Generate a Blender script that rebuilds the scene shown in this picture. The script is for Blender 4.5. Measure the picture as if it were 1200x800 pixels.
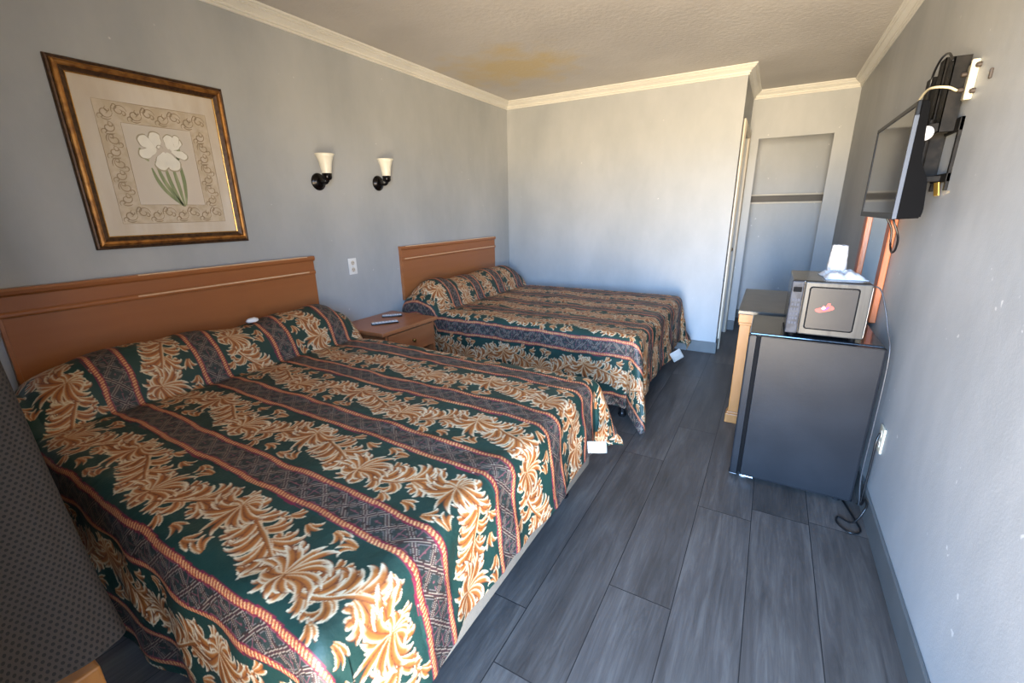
import bpy, bmesh, math, random
import numpy as np
from mathutils import Vector, Matrix

for o in list(bpy.data.objects):
    bpy.data.objects.remove(o)
SC = bpy.context.scene
COL = SC.collection
PI = math.pi

# ------------------------------------------------------------------ camera, light, exposure
YAW, PITCH, ROLL = 0.5288187, 0.2914049, -0.0162558
CAMX, CAMZ, FPX = 2.6031, 1.3489, 511.097
F = Vector((-math.sin(YAW) * math.cos(PITCH), math.cos(YAW) * math.cos(PITCH), -math.sin(PITCH)))
R0 = Vector((math.cos(YAW), math.sin(YAW), 0))
U0 = R0.cross(F)
R = math.cos(ROLL) * R0 + math.sin(ROLL) * U0
U = -math.sin(ROLL) * R0 + math.cos(ROLL) * U0
cd = bpy.data.cameras.new('camera')
cam = bpy.data.objects.new('camera', cd)
COL.objects.link(cam)
M = Matrix.Identity(4)
for i in range(3):
    M[i][0] = R[i]; M[i][1] = U[i]; M[i][2] = -F[i]
M[0][3], M[1][3], M[2][3] = CAMX, 0, CAMZ
cam.matrix_world = M
cd.sensor_fit = 'HORIZONTAL'; cd.sensor_width = 36
cd.lens = 36 * FPX / 1200
cd.clip_start = 0.01
SC.camera = cam

vs = SC.view_settings
vs.view_transform = 'Standard'; vs.look = 'None'; vs.gamma = 1; vs.use_curve_mapping = False
vs.exposure = 0.0

# daylight: blue-white sky above the horizon, warm sunlit paving and walls below it, reaching the room through the open doorway
world = bpy.data.worlds.new('world'); SC.world = world
world.use_nodes = True
wn_ = world.node_tree.nodes; wl_ = world.node_tree.links
bg = wn_['Background']
wtc = wn_.new('ShaderNodeTexCoord'); wsp = wn_.new('ShaderNodeSeparateXYZ'); wrm = wn_.new('ShaderNodeValToRGB')
wad = wn_.new('ShaderNodeMath'); wad.operation = 'MULTIPLY_ADD'; wad.inputs[1].default_value = 0.5; wad.inputs[2].default_value = 0.5
wl_.new(wtc.outputs['Generated'], wsp.inputs[0]); wl_.new(wsp.outputs['Z'], wad.inputs[0]); wl_.new(wad.outputs[0], wrm.inputs[0]); wl_.new(wrm.outputs[0], bg.inputs[0])
we = wrm.color_ramp.elements
we[0].position = 0.0; we[0].color = (1.0, 0.80, 0.54, 1)
we[1].position = 1.0; we[1].color = (0.40, 0.64, 1.0, 1)
for p_, c_ in ((0.44, (1.0, 0.80, 0.54, 1)), (0.495, (1.0, 0.87, 0.67, 1)), (0.525, (0.48, 0.76, 1.15, 1)), (0.60, (0.28, 0.58, 1.10, 1))):
    e_ = we.new(p_); e_.color = c_
# dimming added to shape the daylight: weaker high up, low down and sideways
def world_range(sock, a, b, lo, hi):
    m_ = wn_.new('ShaderNodeMapRange'); m_.interpolation_type = 'SMOOTHSTEP'
    for k_, v_ in (('From Min', a), ('From Max', b), ('To Min', lo), ('To Max', hi)): m_.inputs[k_].default_value = v_
    wl_.new(sock, m_.inputs['Value']); return m_.outputs['Result']
def world_mul(a, b):
    m_ = wn_.new('ShaderNodeMath'); m_.operation = 'MULTIPLY'
    for k_, v_ in enumerate((a, b)):
        if isinstance(v_, float): m_.inputs[k_].default_value = v_
        else: wl_.new(v_, m_.inputs[k_])
    return m_.outputs[0]
SKY = 84.0
f1 = world_range(wsp.outputs['X'], 0.42, 0.96, 1.0, 0.22)
f2 = world_range(wsp.outputs['X'], -0.62, -0.10, 0.22, 1.0)
f3 = world_range(wsp.outputs['Z'], 0.20, 0.62, 1.0, 0.22)
f4 = world_range(wsp.outputs['Z'], -0.60, -0.25, 0.30, 1.0)
wl_.new(world_mul(world_mul(world_mul(f1, f2), world_mul(f3, f4)), SKY), bg.inputs[1])

def portal(name, x0, x1, z0, z1, y):
    l = bpy.data.lights.new(name, 'AREA'); l.shape = 'RECTANGLE'; l.size = x1 - x0; l.size_y = z1 - z0
    l.cycles.is_portal = True
    o = bpy.data.objects.new(name, l); COL.objects.link(o)
    o.location = ((x0 + x1) / 2, y, (z0 + z1) / 2)
    o.rotation_euler = Vector((0, 1, 0)).to_track_quat('-Z', 'Y').to_euler()
portal('doorway_daylight', 2.17, 3.03, 0.0, 2.03, -0.25)

# ------------------------------------------------------------------ helpers
def lin(r, g, b):
    def f(c):
        c /= 255.0
        return c / 12.92 if c <= 0.04045 else ((c + 0.055) / 1.055) ** 2.4
    return (f(r), f(g), f(b), 1.0)

def mat(name, color, rough=0.5, metal=0.0, noise=None, bump=None, coat=0.0, spec=0.5):
    """noise=(scale, color2, lo, hi, stretch) ; bump=(scale, strength, stretch)"""
    m = bpy.data.materials.new(name); m.use_nodes = True
    nt = m.node_tree; N = nt.nodes; L = nt.links
    b = N['Principled BSDF']
    b.inputs['Base Color'].default_value = color
    b.inputs['Roughness'].default_value = rough
    b.inputs['Metallic'].default_value = metal
    b.inputs['Coat Weight'].default_value = coat
    b.inputs['Specular IOR Level'].default_value = spec
    tc = N.new('ShaderNodeTexCoord')
    def nz(scale, stretch, detail=4):
        mp = N.new('ShaderNodeMapping'); mp.inputs['Scale'].default_value = stretch
        L.new(tc.outputs['Object'], mp.inputs[0])
        n = N.new('ShaderNodeTexNoise'); n.inputs['Scale'].default_value = scale; n.inputs['Detail'].default_value = detail
        L.new(mp.outputs[0], n.inputs[0])
        return n
    if noise is None:
        noise = (9, tuple(c * 0.9 for c in color[:3]) + (1,), 0.4, 0.65, (1, 1, 1))
    n = nz(noise[0], noise[4])
    r = N.new('ShaderNodeValToRGB')
    r.color_ramp.elements[0].position = noise[2]; r.color_ramp.elements[0].color = color
    r.color_ramp.elements[1].position = noise[3]; r.color_ramp.elements[1].color = noise[1]
    L.new(n.outputs['Fac'], r.inputs[0]); L.new(r.outputs[0], b.inputs['Base Color'])
    if bump:
        n2 = nz(bump[0], bump[2])
        bp = N.new('ShaderNodeBump'); bp.inputs['Strength'].default_value = bump[1]; bp.inputs['Distance'].default_value = 0.01
        L.new(n2.outputs['Fac'], bp.inputs['Height']); L.new(bp.outputs[0], b.inputs['Normal'])
    return m

def tag(o, label=None, cat=None, group=None, kind=None):
    if label: o['label'] = label
    if cat: o['category'] = cat
    if group: o['group'] = group
    if kind: o['kind'] = kind
    return o

def thing(name, loc, label, cat, group=None, rz=0):
    o = bpy.data.objects.new(name, None); COL.objects.link(o)
    o.location = loc; o.rotation_euler = (0, 0, rz); o.empty_display_size = 0.1
    return tag(o, label, cat, group)

def obj(name, bm, m, parent=None, smooth=False, loc=None):
    me = bpy.data.meshes.new(name)
    bmesh.ops.recalc_face_normals(bm, faces=bm.faces)
    bm.to_mesh(me); bm.free()
    ms = m if isinstance(m, (list, tuple)) else [m]
    for k in ms: me.materials.append(k)
    if smooth:
        me.polygons.foreach_set('use_smooth', [True] * len(me.polygons))
    o = bpy.data.objects.new(name, me); COL.objects.link(o)
    if parent is not None: o.parent = parent
    if loc is not None: o.location = loc
    return o

def struct(o):
    o['kind'] = 'structure'; return o

def box(x0, x1, y0, y1, z0, z1, bev=0.0, seg=2, bm=None, mi=0, rot=None):
    t = bmesh.new()
    bmesh.ops.create_cube(t, size=1)
    for v in t.verts:
        v.co = Vector((x0 + (v.co.x + .5) * (x1 - x0), y0 + (v.co.y + .5) * (y1 - y0), z0 + (v.co.z + .5) * (z1 - z0)))
    if bev > 0:
        bmesh.ops.bevel(t, geom=list(t.edges), offset=bev, segments=seg, affect='EDGES', profile=0.5)
    if rot is not None:
        c = Vector(((x0 + x1) / 2, (y0 + y1) / 2, (z0 + z1) / 2))
        for v in t.verts: v.co = rot @ (v.co - c) + c
    for f in t.faces: f.material_index = mi
    return join(bm, t)

def join(bm, t):
    if bm is None: return t
    me = bpy.data.meshes.new('tmp'); t.to_mesh(me); t.free()
    bm.from_mesh(me); bpy.data.meshes.remove(me)
    return bm

def cyl(p0, p1, r0, r1=None, n=24, bm=None, cap=True, mi=0):
    p0 = Vector(p0); p1 = Vector(p1)
    if r1 is None: r1 = r0
    t = bmesh.new()
    bmesh.ops.create_cone(t, cap_ends=cap, segments=n, radius1=r0, radius2=r1, depth=(p1 - p0).length)
    q = (p1 - p0).to_track_quat('Z', 'Y').to_matrix()
    c = (p0 + p1) / 2
    for v in t.verts: v.co = q @ v.co + c
    for f in t.faces: f.material_index = mi
    return join(bm, t)

def lathe(prof, n=32, origin=(0, 0, 0), axis=(0, 0, 1), bm=None):
    """prof: list of (r, h)"""
    t = bmesh.new(); q = Vector(axis).to_track_quat('Z', 'Y').to_matrix(); o = Vector(origin)
    rings = []
    for r, h in prof:
        if r < 1e-5:
            rings.append([t.verts.new(q @ Vector((0, 0, h)) + o)])
        else:
            rings.append([t.verts.new(q @ Vector((r * math.cos(2 * PI * i / n), r * math.sin(2 * PI * i / n), h)) + o) for i in range(n)])
    for a, b in zip(rings[:-1], rings[1:]):
        for i in range(n):
            j = (i + 1) % n
            if len(a) == 1 and len(b) == 1: continue
            if len(a) == 1: t.faces.new((a[0], b[i], b[j]))
            elif len(b) == 1: t.faces.new((a[i], a[j], b[0]))
            else: t.faces.new((a[i], a[j], b[j], b[i]))
    return join(bm, t)

def smooth_path(pts, k=8):
    pts = [Vector(p) for p in pts]
    P = [pts[0] * 2 - pts[1]] + pts + [pts[-1] * 2 - pts[-2]]
    out = []
    for i in range(1, len(P) - 2):
        for j in range(k):
            t = j / k
            a, b, c, d = P[i - 1], P[i], P[i + 1], P[i + 2]
            out.append(0.5 * ((2 * b) + (-a + c) * t + (2 * a - 5 * b + 4 * c - d) * t * t + (-a + 3 * b - 3 * c + d) * t ** 3))
    out.append(pts[-1]); return out

def tube(pts, r, n=10, bm=None, k=8, smooth=True):
    P = smooth_path(pts, k) if smooth else [Vector(p) for p in pts]
    t = bmesh.new(); rings = []
    up = Vector((0.123, 0.31, 0.94))
    for i, p in enumerate(P):
        d = (P[min(i + 1, len(P) - 1)] - P[max(i - 1, 0)]).normalized()
        s = d.cross(up)
        if s.length < 1e-3: s = d.cross(Vector((1, 0, 0)))
        s.normalize(); w = s.cross(d).normalized(); up = w
        rings.append([t.verts.new(p + r * (math.cos(2 * PI * j / n) * s + math.sin(2 * PI * j / n) * w)) for j in range(n)])
    for a, b in zip(rings[:-1], rings[1:]):
        for j in range(n):
            q = (j + 1) % n
            t.faces.new((a[j], a[q], b[q], b[j]))
    t.faces.new(rings[0]); t.faces.new(rings[-1])
    return join(bm, t)

def prism(poly, axis, a0, a1, bm=None, mi=0):
    """poly in the two other axes (cyclic order kept: axis x -> (y,z), y -> (x,z), z -> (x,y))"""
    t = bmesh.new()
    def mk(u, v, a):
        return {'x': (a, u, v), 'y': (u, a, v), 'z': (u, v, a)}[axis]
    A = [t.verts.new(mk(u, v, a0)) for u, v in poly]; B = [t.verts.new(mk(u, v, a1)) for u, v in poly]
    n = len(poly)
    t.faces.new(A); t.faces.new(B)
    for i in range(n): t.faces.new((A[i], A[(i + 1) % n], B[(i + 1) % n], B[i]))
    for f in t.faces: f.material_index = mi
    return join(bm, t)

# ------------------------------------------------------------------ room constants
W, D1, D2, P, H, YF, BB = 3.1345, 4.4234, 5.4323, 2.2726, 2.44, -0.12, 0.111
NX0, NX1, NZ, NY = 2.365, 2.992, 2.004, 6.10

# ------------------------------------------------------------------ wall, ceiling, floor materials
def wall_mat():
    m = bpy.data.materials.new('grey_wall_paint'); m.use_nodes = True
    nt = m.node_tree; N = nt.nodes; L = nt.links; b = N['Principled BSDF']
    tc = N.new('ShaderNodeTexCoord')
    def noise(scale, detail=5, rough=0.55, st=(1, 1, 1)):
        mp = N.new('ShaderNodeMapping'); mp.inputs['Scale'].default_value = st
        L.new(tc.outputs['Object'], mp.inputs[0])
        n = N.new('ShaderNodeTexNoise'); n.inputs['Scale'].default_value = scale
        n.inputs['Detail'].default_value = detail; n.inputs['Roughness'].default_value = rough
        L.new(mp.outputs[0], n.inputs[0]); return n
    n1 = noise(1.7, 6, 0.6, (1, 1, 0.5))
    r1 = N.new('ShaderNodeValToRGB')
    r1.color_ramp.elements[0].position = 0.35; r1.color_ramp.elements[0].color = lin(156, 159, 161)
    r1.color_ramp.elements[1].position = 0.65; r1.color_ramp.elements[1].color = lin(174, 176, 177)
    L.new(n1.outputs['Fac'], r1.inputs[0])
    # tiny chips and scuffs of pale plaster
    n2 = noise(26, 2, 0.5)
    r2 = N.new('ShaderNodeValToRGB')
    r2.color_ramp.elements[0].position = 0.748; r2.color_ramp.elements[0].color = (0, 0, 0, 1)
    r2.color_ramp.elements[1].position = 0.775; r2.color_ramp.elements[1].color = (0.7, 0.7, 0.7, 1)
    L.new(n2.outputs['Fac'], r2.inputs[0])
    mx = N.new('ShaderNodeMixRGB'); mx.inputs[2].default_value = lin(215, 215, 212)
    L.new(r2.outputs[0], mx.inputs[0]); L.new(r1.outputs[0], mx.inputs[1])
    L.new(mx.outputs[0], b.inputs['Base Color'])
    b.inputs['Roughness'].default_value = 0.48
    n3 = noise(160, 3); n4 = noise(7, 3)
    ad = N.new('ShaderNodeMath'); ad.operation = 'MULTIPLY_ADD'; ad.inputs[1].default_value = 4.0
    L.new(n4.outputs['Fac'], ad.inputs[0]); L.new(n3.outputs['Fac'], ad.inputs[2])
    bp = N.new('ShaderNodeBump'); bp.inputs['Strength'].default_value = 0.10; bp.inputs['Distance'].default_value = 0.004
    L.new(ad.outputs[0], bp.inputs['Height']); L.new(bp.outputs[0], b.inputs['Normal'])
    return m

def ceiling_mat():
    m = bpy.data.materials.new('ceiling_paint'); m.use_nodes = True
    nt = m.node_tree; N = nt.nodes; L = nt.links; b = N['Principled BSDF']
    tc = N.new('ShaderNodeTexCoord')
    n = N.new('ShaderNodeTexNoise'); n.inputs['Scale'].default_value = 1.5; n.inputs['Detail'].default_value = 6
    L.new(tc.outputs['Object'], n.inputs[0])
    r = N.new('ShaderNodeValToRGB')
    r.color_ramp.elements[0].position = 0.35; r.color_ramp.elements[0].color = lin(188, 184, 180)
    r.color_ramp.elements[1].position = 0.7; r.color_ramp.elements[1].color = lin(204, 200, 195)
    L.new(n.outputs['Fac'], r.inputs[0])
    # old water stain near the far corner, its own irregular outline
    sub = N.new('ShaderNodeVectorMath'); sub.operation = 'SUBTRACT'; sub.inputs[1].default_value = (0.62, 3.45, 2.44)
    L.new(tc.outputs['Object'], sub.inputs[0])
    sc = N.new('ShaderNodeVectorMath'); sc.operation = 'MULTIPLY'; sc.inputs[1].default_value = (1 / 0.75, 1 / 0.62, 0)
    L.new(sub.outputs[0], sc.inputs[0])
    ln = N.new('ShaderNodeVectorMath'); ln.operation = 'LENGTH'; L.new(sc.outputs[0], ln.inputs[0])
    n2 = N.new('ShaderNodeTexNoise'); n2.inputs['Scale'].default_value = 4.5; n2.inputs['Detail'].default_value = 5
    L.new(tc.outputs['Object'], n2.inputs[0])
    ma = N.new('ShaderNodeMath'); ma.operation = 'MULTIPLY_ADD'; ma.inputs[1].default_value = 1.6
    L.new(n2.outputs['Fac'], ma.inputs[0]); L.new(ln.outputs['Value'], ma.inputs[2])
    rs = N.new('ShaderNodeValToRGB')
    rs.color_ramp.elements[0].position = 0.62; rs.color_ramp.elements[0].color = (1, 1, 1, 1)
    rs.color_ramp.elements[1].position = 1.0; rs.color_ramp.elements[1].color = (0, 0, 0, 1)
    mul = N.new('ShaderNodeMath'); mul.operation = 'MULTIPLY'; mul.inputs[1].default_value = 0.6
    L.new(ma.outputs[0], mul.inputs[0]); L.new(mul.outputs[0], rs.inputs[0])
    mx = N.new('ShaderNodeMixRGB'); mx.inputs[2].default_value = lin(200, 182, 144)
    L.new(rs.outputs[0], mx.inputs[0]); L.new(r.outputs[0], mx.inputs[1]); L.new(mx.outputs[0], b.inputs['Base Color'])
    b.inputs['Roughness'].default_value = 0.75
    n3 = N.new('ShaderNodeTexNoise'); n3.inputs['Scale'].default_value = 34; n3.inputs['Detail'].default_value = 6
    L.new(tc.outputs['Object'], n3.inputs[0])
    bp = N.new('ShaderNodeBump'); bp.inputs['Strength'].default_value = 0.32; bp.inputs['Distance'].default_value = 0.010
    L.new(n3.outputs['Fac'], bp.inputs['Height']); L.new(bp.outputs[0], b.inputs['Normal'])
    return m

def floor_mat():
    m = bpy.data.materials.new('grey_vinyl_planks'); m.use_nodes = True
    nt = m.node_tree; N = nt.nodes; L = nt.links; b = N['Principled BSDF']
    tc = N.new('ShaderNodeTexCoord'); sp = N.new('ShaderNodeSeparateXYZ'); L.new(tc.outputs['Object'], sp.inputs[0])
    def math_(op, a, c=None, d=None):
        n = N.new('ShaderNodeMath'); n.operation = op
        for i, v in enumerate((a, c, d)):
            if v is None: continue
            if isinstance(v, (int, float)): n.inputs[i].default_value = v
            else: L.new(v, n.inputs[i])
        return n.outputs[0]
    PW, PL = 0.222, 1.42
    u = math_('DIVIDE', math_('SUBTRACT', sp.outputs[0], 2.247 - 16 * PW), PW)   # columns; 16 starts at x=2.247
    c = math_('FLOOR', u)
    # joint offset per column
    offs = {14: 1.06, 15: 2.263, 16: 1.303, 17: 1.945, 18: 0.62, 19: 2.06, 13: 0.3, 12: 1.7, 11: 0.9, 10: 2.1}
    ramp = N.new('ShaderNodeValToRGB'); ramp.color_ramp.interpolation = 'CONSTANT'
    els = ramp.color_ramp.elements
    vals = [(k, (offs.get(k, (k * 0.53) % PL)) % PL / PL) for k in range(0, 24)]
    els[0].position = 0; els[0].color = (vals[0][1],) * 3 + (1,)
    els[1].position = (10) / 24 - 0.01; els[1].color = (vals[10][1],) * 3 + (1,)
    for k in range(11, 21):
        e = els.new(k / 24 - 0.01); e.color = (vals[k][1],) * 3 + (1,)
    L.new(math_('DIVIDE', c, 24.0), ramp.inputs[0])
    off = math_('MULTIPLY', ramp.outputs[0], PL)
    v = math_('DIVIDE', math_('SUBTRACT', sp.outputs[1], off), PL)
    rw = math_('FLOOR', v)
    cb = N.new('ShaderNodeCombineXYZ'); L.new(c, cb.inputs[0]); L.new(rw, cb.inputs[1])
    wn = N.new('ShaderNodeTexWhiteNoise'); wn.noise_dimensions = '3D'; L.new(cb.outputs[0], wn.inputs[0])
    # grain
    sc = N.new('ShaderNodeVectorMath'); sc.operation = 'MULTIPLY'; sc.inputs[1].default_value = (1, 0.085, 1)
    L.new(tc.outputs['Object'], sc.inputs[0])
    ofs = N.new('ShaderNodeVectorMath'); ofs.operation = 'MULTIPLY'; ofs.inputs[1].default_value = (31, 17, 5)
    L.new(wn.outputs['Color'], ofs.inputs[0])
    ad = N.new('ShaderNodeVectorMath'); ad.operation = 'ADD'; L.new(sc.outputs[0], ad.inputs[0]); L.new(ofs.outputs[0], ad.inputs[1])
    g1 = N.new('ShaderNodeTexNoise'); g1.inputs['Scale'].default_value = 42; g1.inputs['Detail'].default_value = 8; g1.inputs['Roughness'].default_value = 0.68
    g1.inputs['Distortion'].default_value = 1.2
    L.new(ad.outputs[0], g1.inputs[0])
    g2 = N.new('ShaderNodeTexNoise'); g2.inputs['Scale'].default_value = 6; g2.inputs['Detail'].default_value = 4; g2.inputs['Distortion'].default_value = 2.0
    L.new(ad.outputs[0], g2.inputs[0])
    r = N.new('ShaderNodeValToRGB'); E_ = r.color_ramp.elements
    E_[0].position = 0.3; E_[0].color = lin(56, 53, 51)
    E_[1].position = 0.78; E_[1].color = lin(116, 110, 104)
    e = E_.new(0.5); e.color = lin(82, 77, 74)
    mixf = math_('ADD', math_('MULTIPLY', g1.outputs['Fac'], 0.55), math_('MULTIPLY', g2.outputs['Fac'], 0.45))
    L.new(mixf, r.inputs[0])
    # fine cathedral rings along the grain
    wv = N.new('ShaderNodeTexWave'); wv.wave_type = 'RINGS'; wv.inputs['Scale'].default_value = 5.0
    wv.inputs['Distortion'].default_value = 9; wv.inputs['Detail'].default_value = 3; wv.inputs['Detail Scale'].default_value = 1.2
    L.new(ad.outputs[0], wv.inputs[0])
    rk = N.new('ShaderNodeValToRGB'); rk.color_ramp.elements[0].position = 0.0; rk.color_ramp.elements[0].color = (0.80, 0.80, 0.80, 1)
    rk.color_ramp.elements[1].position = 0.6; rk.color_ramp.elements[1].color = (1.05, 1.05, 1.05, 1)
    L.new(wv.outputs['Fac'], rk.inputs[0])
    mk = N.new('ShaderNodeMixRGB'); mk.blend_type = 'MULTIPLY'; mk.inputs[0].default_value = 0.7
    L.new(r.outputs[0], mk.inputs[1]); L.new(rk.outputs[0], mk.inputs[2])
    # plank-to-plank tone
    tone = math_('MULTIPLY_ADD', wn.outputs['Value'], 0.42, 0.79)
    tm = N.new('ShaderNodeVectorMath'); tm.operation = 'SCALE'; L.new(mk.outputs[0], tm.inputs[0]); L.new(tone, tm.inputs[3])
    # seams
    fu = math_('FRACT', u); fv = math_('FRACT', v)
    du = math_('MULTIPLY', math_('MINIMUM', fu, math_('SUBTRACT', 1.0, fu)), PW)
    dv = math_('MULTIPLY', math_('MINIMUM', fv, math_('SUBTRACT', 1.0, fv)), PL)
    dd = math_('MINIMUM', du, dv)
    seam = math_('LESS_THAN', dd, 0.0016)
    sm = N.new('ShaderNodeMixRGB'); sm.inputs[2].default_value = lin(30, 31, 34)
    L.new(seam, sm.inputs[0]); L.new(tm.outputs[0], sm.inputs[1]); L.new(sm.outputs[0], b.inputs['Base Color'])
    rr = math_('MULTIPLY_ADD', g1.outputs['Fac'], 0.3, 0.33)
    L.new(rr, b.inputs['Roughness'])
    bp = N.new('ShaderNodeBump'); bp.inputs['Strength'].default_value = 0.15; bp.inputs['Distance'].default_value = 0.004
    hh = math_('SUBTRACT', g1.outputs['Fac'], math_('MULTIPLY', seam, 0.8))
    L.new(hh, bp.inputs['Height']); L.new(bp.outputs[0], b.inputs['Normal'])
    return m

M_WALL = wall_mat(); M_CEIL = ceiling_mat(); M_FLOOR = floor_mat()
M_CROWN = mat('crown_cream_paint', lin(222, 220, 213), 0.4, noise=(3, lin(216, 214, 207), 0.4, 0.6, (1, 1, 1)))
M_BASE = mat('baseboard_grey', lin(96, 98, 98), 0.42)
M_CREAM = mat('door_cream_paint', lin(206, 196, 178), 0.4)
M_FRAMEW = mat('window_white', lin(220, 220, 218), 0.4)

# ------------------------------------------------------------------ structure
T = 0.12
struct(obj('floor', box(-T, W + T, YF - T, NY + T, -0.1, 0), M_FLOOR))
struct(obj('ceiling', box(-T, W + T, YF - T, NY + T, H, H + 0.1), M_CEIL))
struct(obj('wall_left', box(-T, 0, YF - T, D1 + T, 0, H), M_WALL))
struct(obj('wall_right', box(W, W + T, YF - T, NY + T, 0, H), M_WALL))
struct(obj('wall_far', box(0, P, D1, D1 + T, 0, H), M_WALL))
DY0, DY1, DZ = 4.66, 5.30, 2.0           # bathroom door in the partition's return
b = box(P - T, P, D1 + T, DY0, 0, H); box(P - T, P, DY1, D2 + T, 0, H, bm=b); box(P - T, P, DY0, DY1, DZ, H, bm=b)
struct(obj('wall_return', b, M_WALL))
b = box(P, NX0, D2, D2 + 0.02, 0, H); box(NX1, W, D2, D2 + 0.02, 0, H, bm=b); box(NX0, NX1, D2, D2 + 0.02, NZ, H, bm=b)
box(P, NX0 - 0.06, D2 + .02, D2 + T, 0, H, bm=b); box(NX1 + 0.06, W, D2 + .02, D2 + T, 0, H, bm=b); box(NX0 - .06, NX1 + .06, D2 + .02, D2 + T, NZ + 0.05, H, bm=b)
struct(obj('wall_recess', b, M_WALL))
b = box(NX0 - 0.30, NX0 - 0.24, D2 + T, NY, 0, H); box(NX0 - 0.30, W, NY, NY + 0.06, 0, H, bm=b)
struct(obj('wall_closet', b, M_WALL))
# front wall with doorway (behind the camera) and window
FD0, FD1 = 2.14, 3.06; WX0, WX1, WZ0, WZ1 = 0.15, 1.05, 0.85, 2.05
b = box(0, WX0, YF - T, YF, 0, H); box(WX1, FD0, YF - T, YF, 0, H, bm=b); box(FD1, W, YF - T, YF, 0, H, bm=b)
box(WX0, WX1, YF - T, YF, 0, WZ0, bm=b); box(WX0, WX1, YF - T, YF, WZ1, H, bm=b); box(FD0, FD1, YF - T, YF, 2.06, H, bm=b)
struct(obj('wall_front', b, M_WALL))
# window frame and glass
M_GLASS = mat('window_glass', (0.9, 0.95, 1, 1), 0.02)
M_GLASS.node_tree.nodes['Principled BSDF'].inputs['Transmission Weight'].default_value = 1.0
b = box(WX0, WX1, YF - 0.09, YF - 0.04, WZ0, WZ0 + 0.05); box(WX0, WX1, YF - 0.09, YF - 0.04, WZ1 - 0.05, WZ1, bm=b)
for x in (WX0, (WX0 + WX1) / 2 - 0.025, WX1 - 0.05): box(x, x + 0.05, YF - 0.09, YF - 0.04, WZ0 + 0.05, WZ1 - 0.05, bm=b)
w1 = struct(obj('window_1', b, M_FRAMEW))
obj('window_pane', box(WX0 + 0.04, WX1 - 0.04, YF - 0.068, YF - 0.062, WZ0 + 0.04, WZ1 - 0.04), M_GLASS, w1)
# entry door frame, door open outward
b = box(FD0, FD0 + 0.03, YF - T - .01, YF + 0.01, 0, 2.06); box(FD1 - 0.03, FD1, YF - T - .01, YF + 0.01, 0, 2.06, bm=b); box(FD0 + .03, FD1 - .03, YF - T - .01, YF + 0.01, 2.03, 2.06, bm=b)
struct(obj('trim_9', b, M_CREAM))
# crown moulding, one mitred run per wall
poly = [((0, YF), (1, 1)), ((W, YF), (-1, 1)), ((W, D2), (-1, -1)), ((P, D2), (1, -1)), ((P, D1), (1, -1)), ((0, D1), (1, -1))]
names = ['trim_front', 'trim_right', 'trim_recess', 'trim_return', 'trim_far', 'trim_left']
prof = [(0.0, -0.072), (0.010, -0.072), (0.013, -0.067), (0.010, -0.061), (0.007, -0.058), (0.017, -0.055), (0.019, -0.050), (0.014, -0.045), (0.022, -0.040), (0.034, -0.032),
        (0.044, -0.027), (0.042, -0.022), (0.050, -0.022), (0.055, -0.017), (0.051, -0.012), (0.058, -0.011), (0.064, -0.006), (0.064, 0.0), (0.0, 0.0)]
for k in range(6):
    (p0, s0), (p1, s1) = poly[k], poly[(k + 1) % 6]
    t = bmesh.new()
    A = [t.verts.new((p0[0] + s0[0] * d, p0[1] + s0[1] * d, H + z)) for d, z in prof]
    B = [t.verts.new((p1[0] + s1[0] * d, p1[1] + s1[1] * d, H + z)) for d, z in prof]
    n = len(prof)
    for i in range(n): t.faces.new((A[i], A[(i + 1) % n], B[(i + 1) % n], B[i]))
    t.faces.new(A); t.faces.new(B)
    struct(obj('trim_%d' % (k + 1), t, M_CROWN))
# baseboards
def baseboard(nm, x0, x1, y0, y1):
    struct(obj(nm, box(x0, x1, y0, y1, 0, BB, 0.003), M_BASE))
baseboard('baseboard_right', W - 0.012, W, YF, D2)
baseboard('baseboard_far', 0, P + 0.012, D1 - 0.012, D1)
baseboard('baseboard_left', 0, 0.012, YF, D1 - 0.012)
baseboard('baseboard_return', P, P + 0.012, D1, DY0 - 0.085)
baseboard('baseboard_recess', P, NX0, D2 - 0.012, D2)
baseboard('baseboard_recess_side', NX1, W - 0.012, D2 - 0.012, D2)
baseboard('baseboard_closet', NX0 - 0.24, W, NY - 0.012, NY)
# bathroom door with casing
b = box(P - 0.06, P - 0.02, DY0, DY1, 0.005, DZ, 0.002)
for z0, z1 in ((0.2, 0.9), (1.0, 1.85)): box(P - 0.02, P - 0.014, DY0 + 0.12, DY1 - 0.12, z0, z1, 0.003, bm=b)
d1 = struct(obj('door_1', b, M_CREAM))
M_BRASS = mat('aged_brass', lin(150, 120, 70), 0.35, 1.0)
kb = lathe([(0.0, -0.02), (0.022, -0.02), (0.022, -0.012), (0.009, -0.01), (0.009, 0.01), (0.02, 0.016), (0.022, 0.028), (0.014, 0.038), (0, 0.04)], 20, (P - 0.01, DY0 + 0.06, 0.96), (1, 0, 0))
obj('door_knob', kb, M_BRASS, d1, True)
CW = 0.075
t = bmesh.new()
path = [(DY0, 0.0), (DY0, DZ), (DY1, DZ), (DY1, 0.0)]
cprof = [(0, 0), (0, 0.016), (0.02, 0.024), (0.055, 0.024), (CW, 0.012), (CW, 0)]   # (outward from opening, out of wall)
rings = []
for (y, z), (sy, sz) in zip(path, ((-1, 0), (-1, 1), (1, 1), (1, 0))):
    rings.append([t.verts.new((P + h, y + sy * d, z + sz * d)) for d, h in cprof])
for a, c in zip(rings[:-1], rings[1:]):
    for i in range(len(cprof)): j = (i + 1) % len(cprof); t.faces.new((a[i], a[j], c[j], c[i]))
t.faces.new(rings[0]); t.faces.new(rings[-1])
struct(obj('trim_7', t, M_CREAM))

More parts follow.
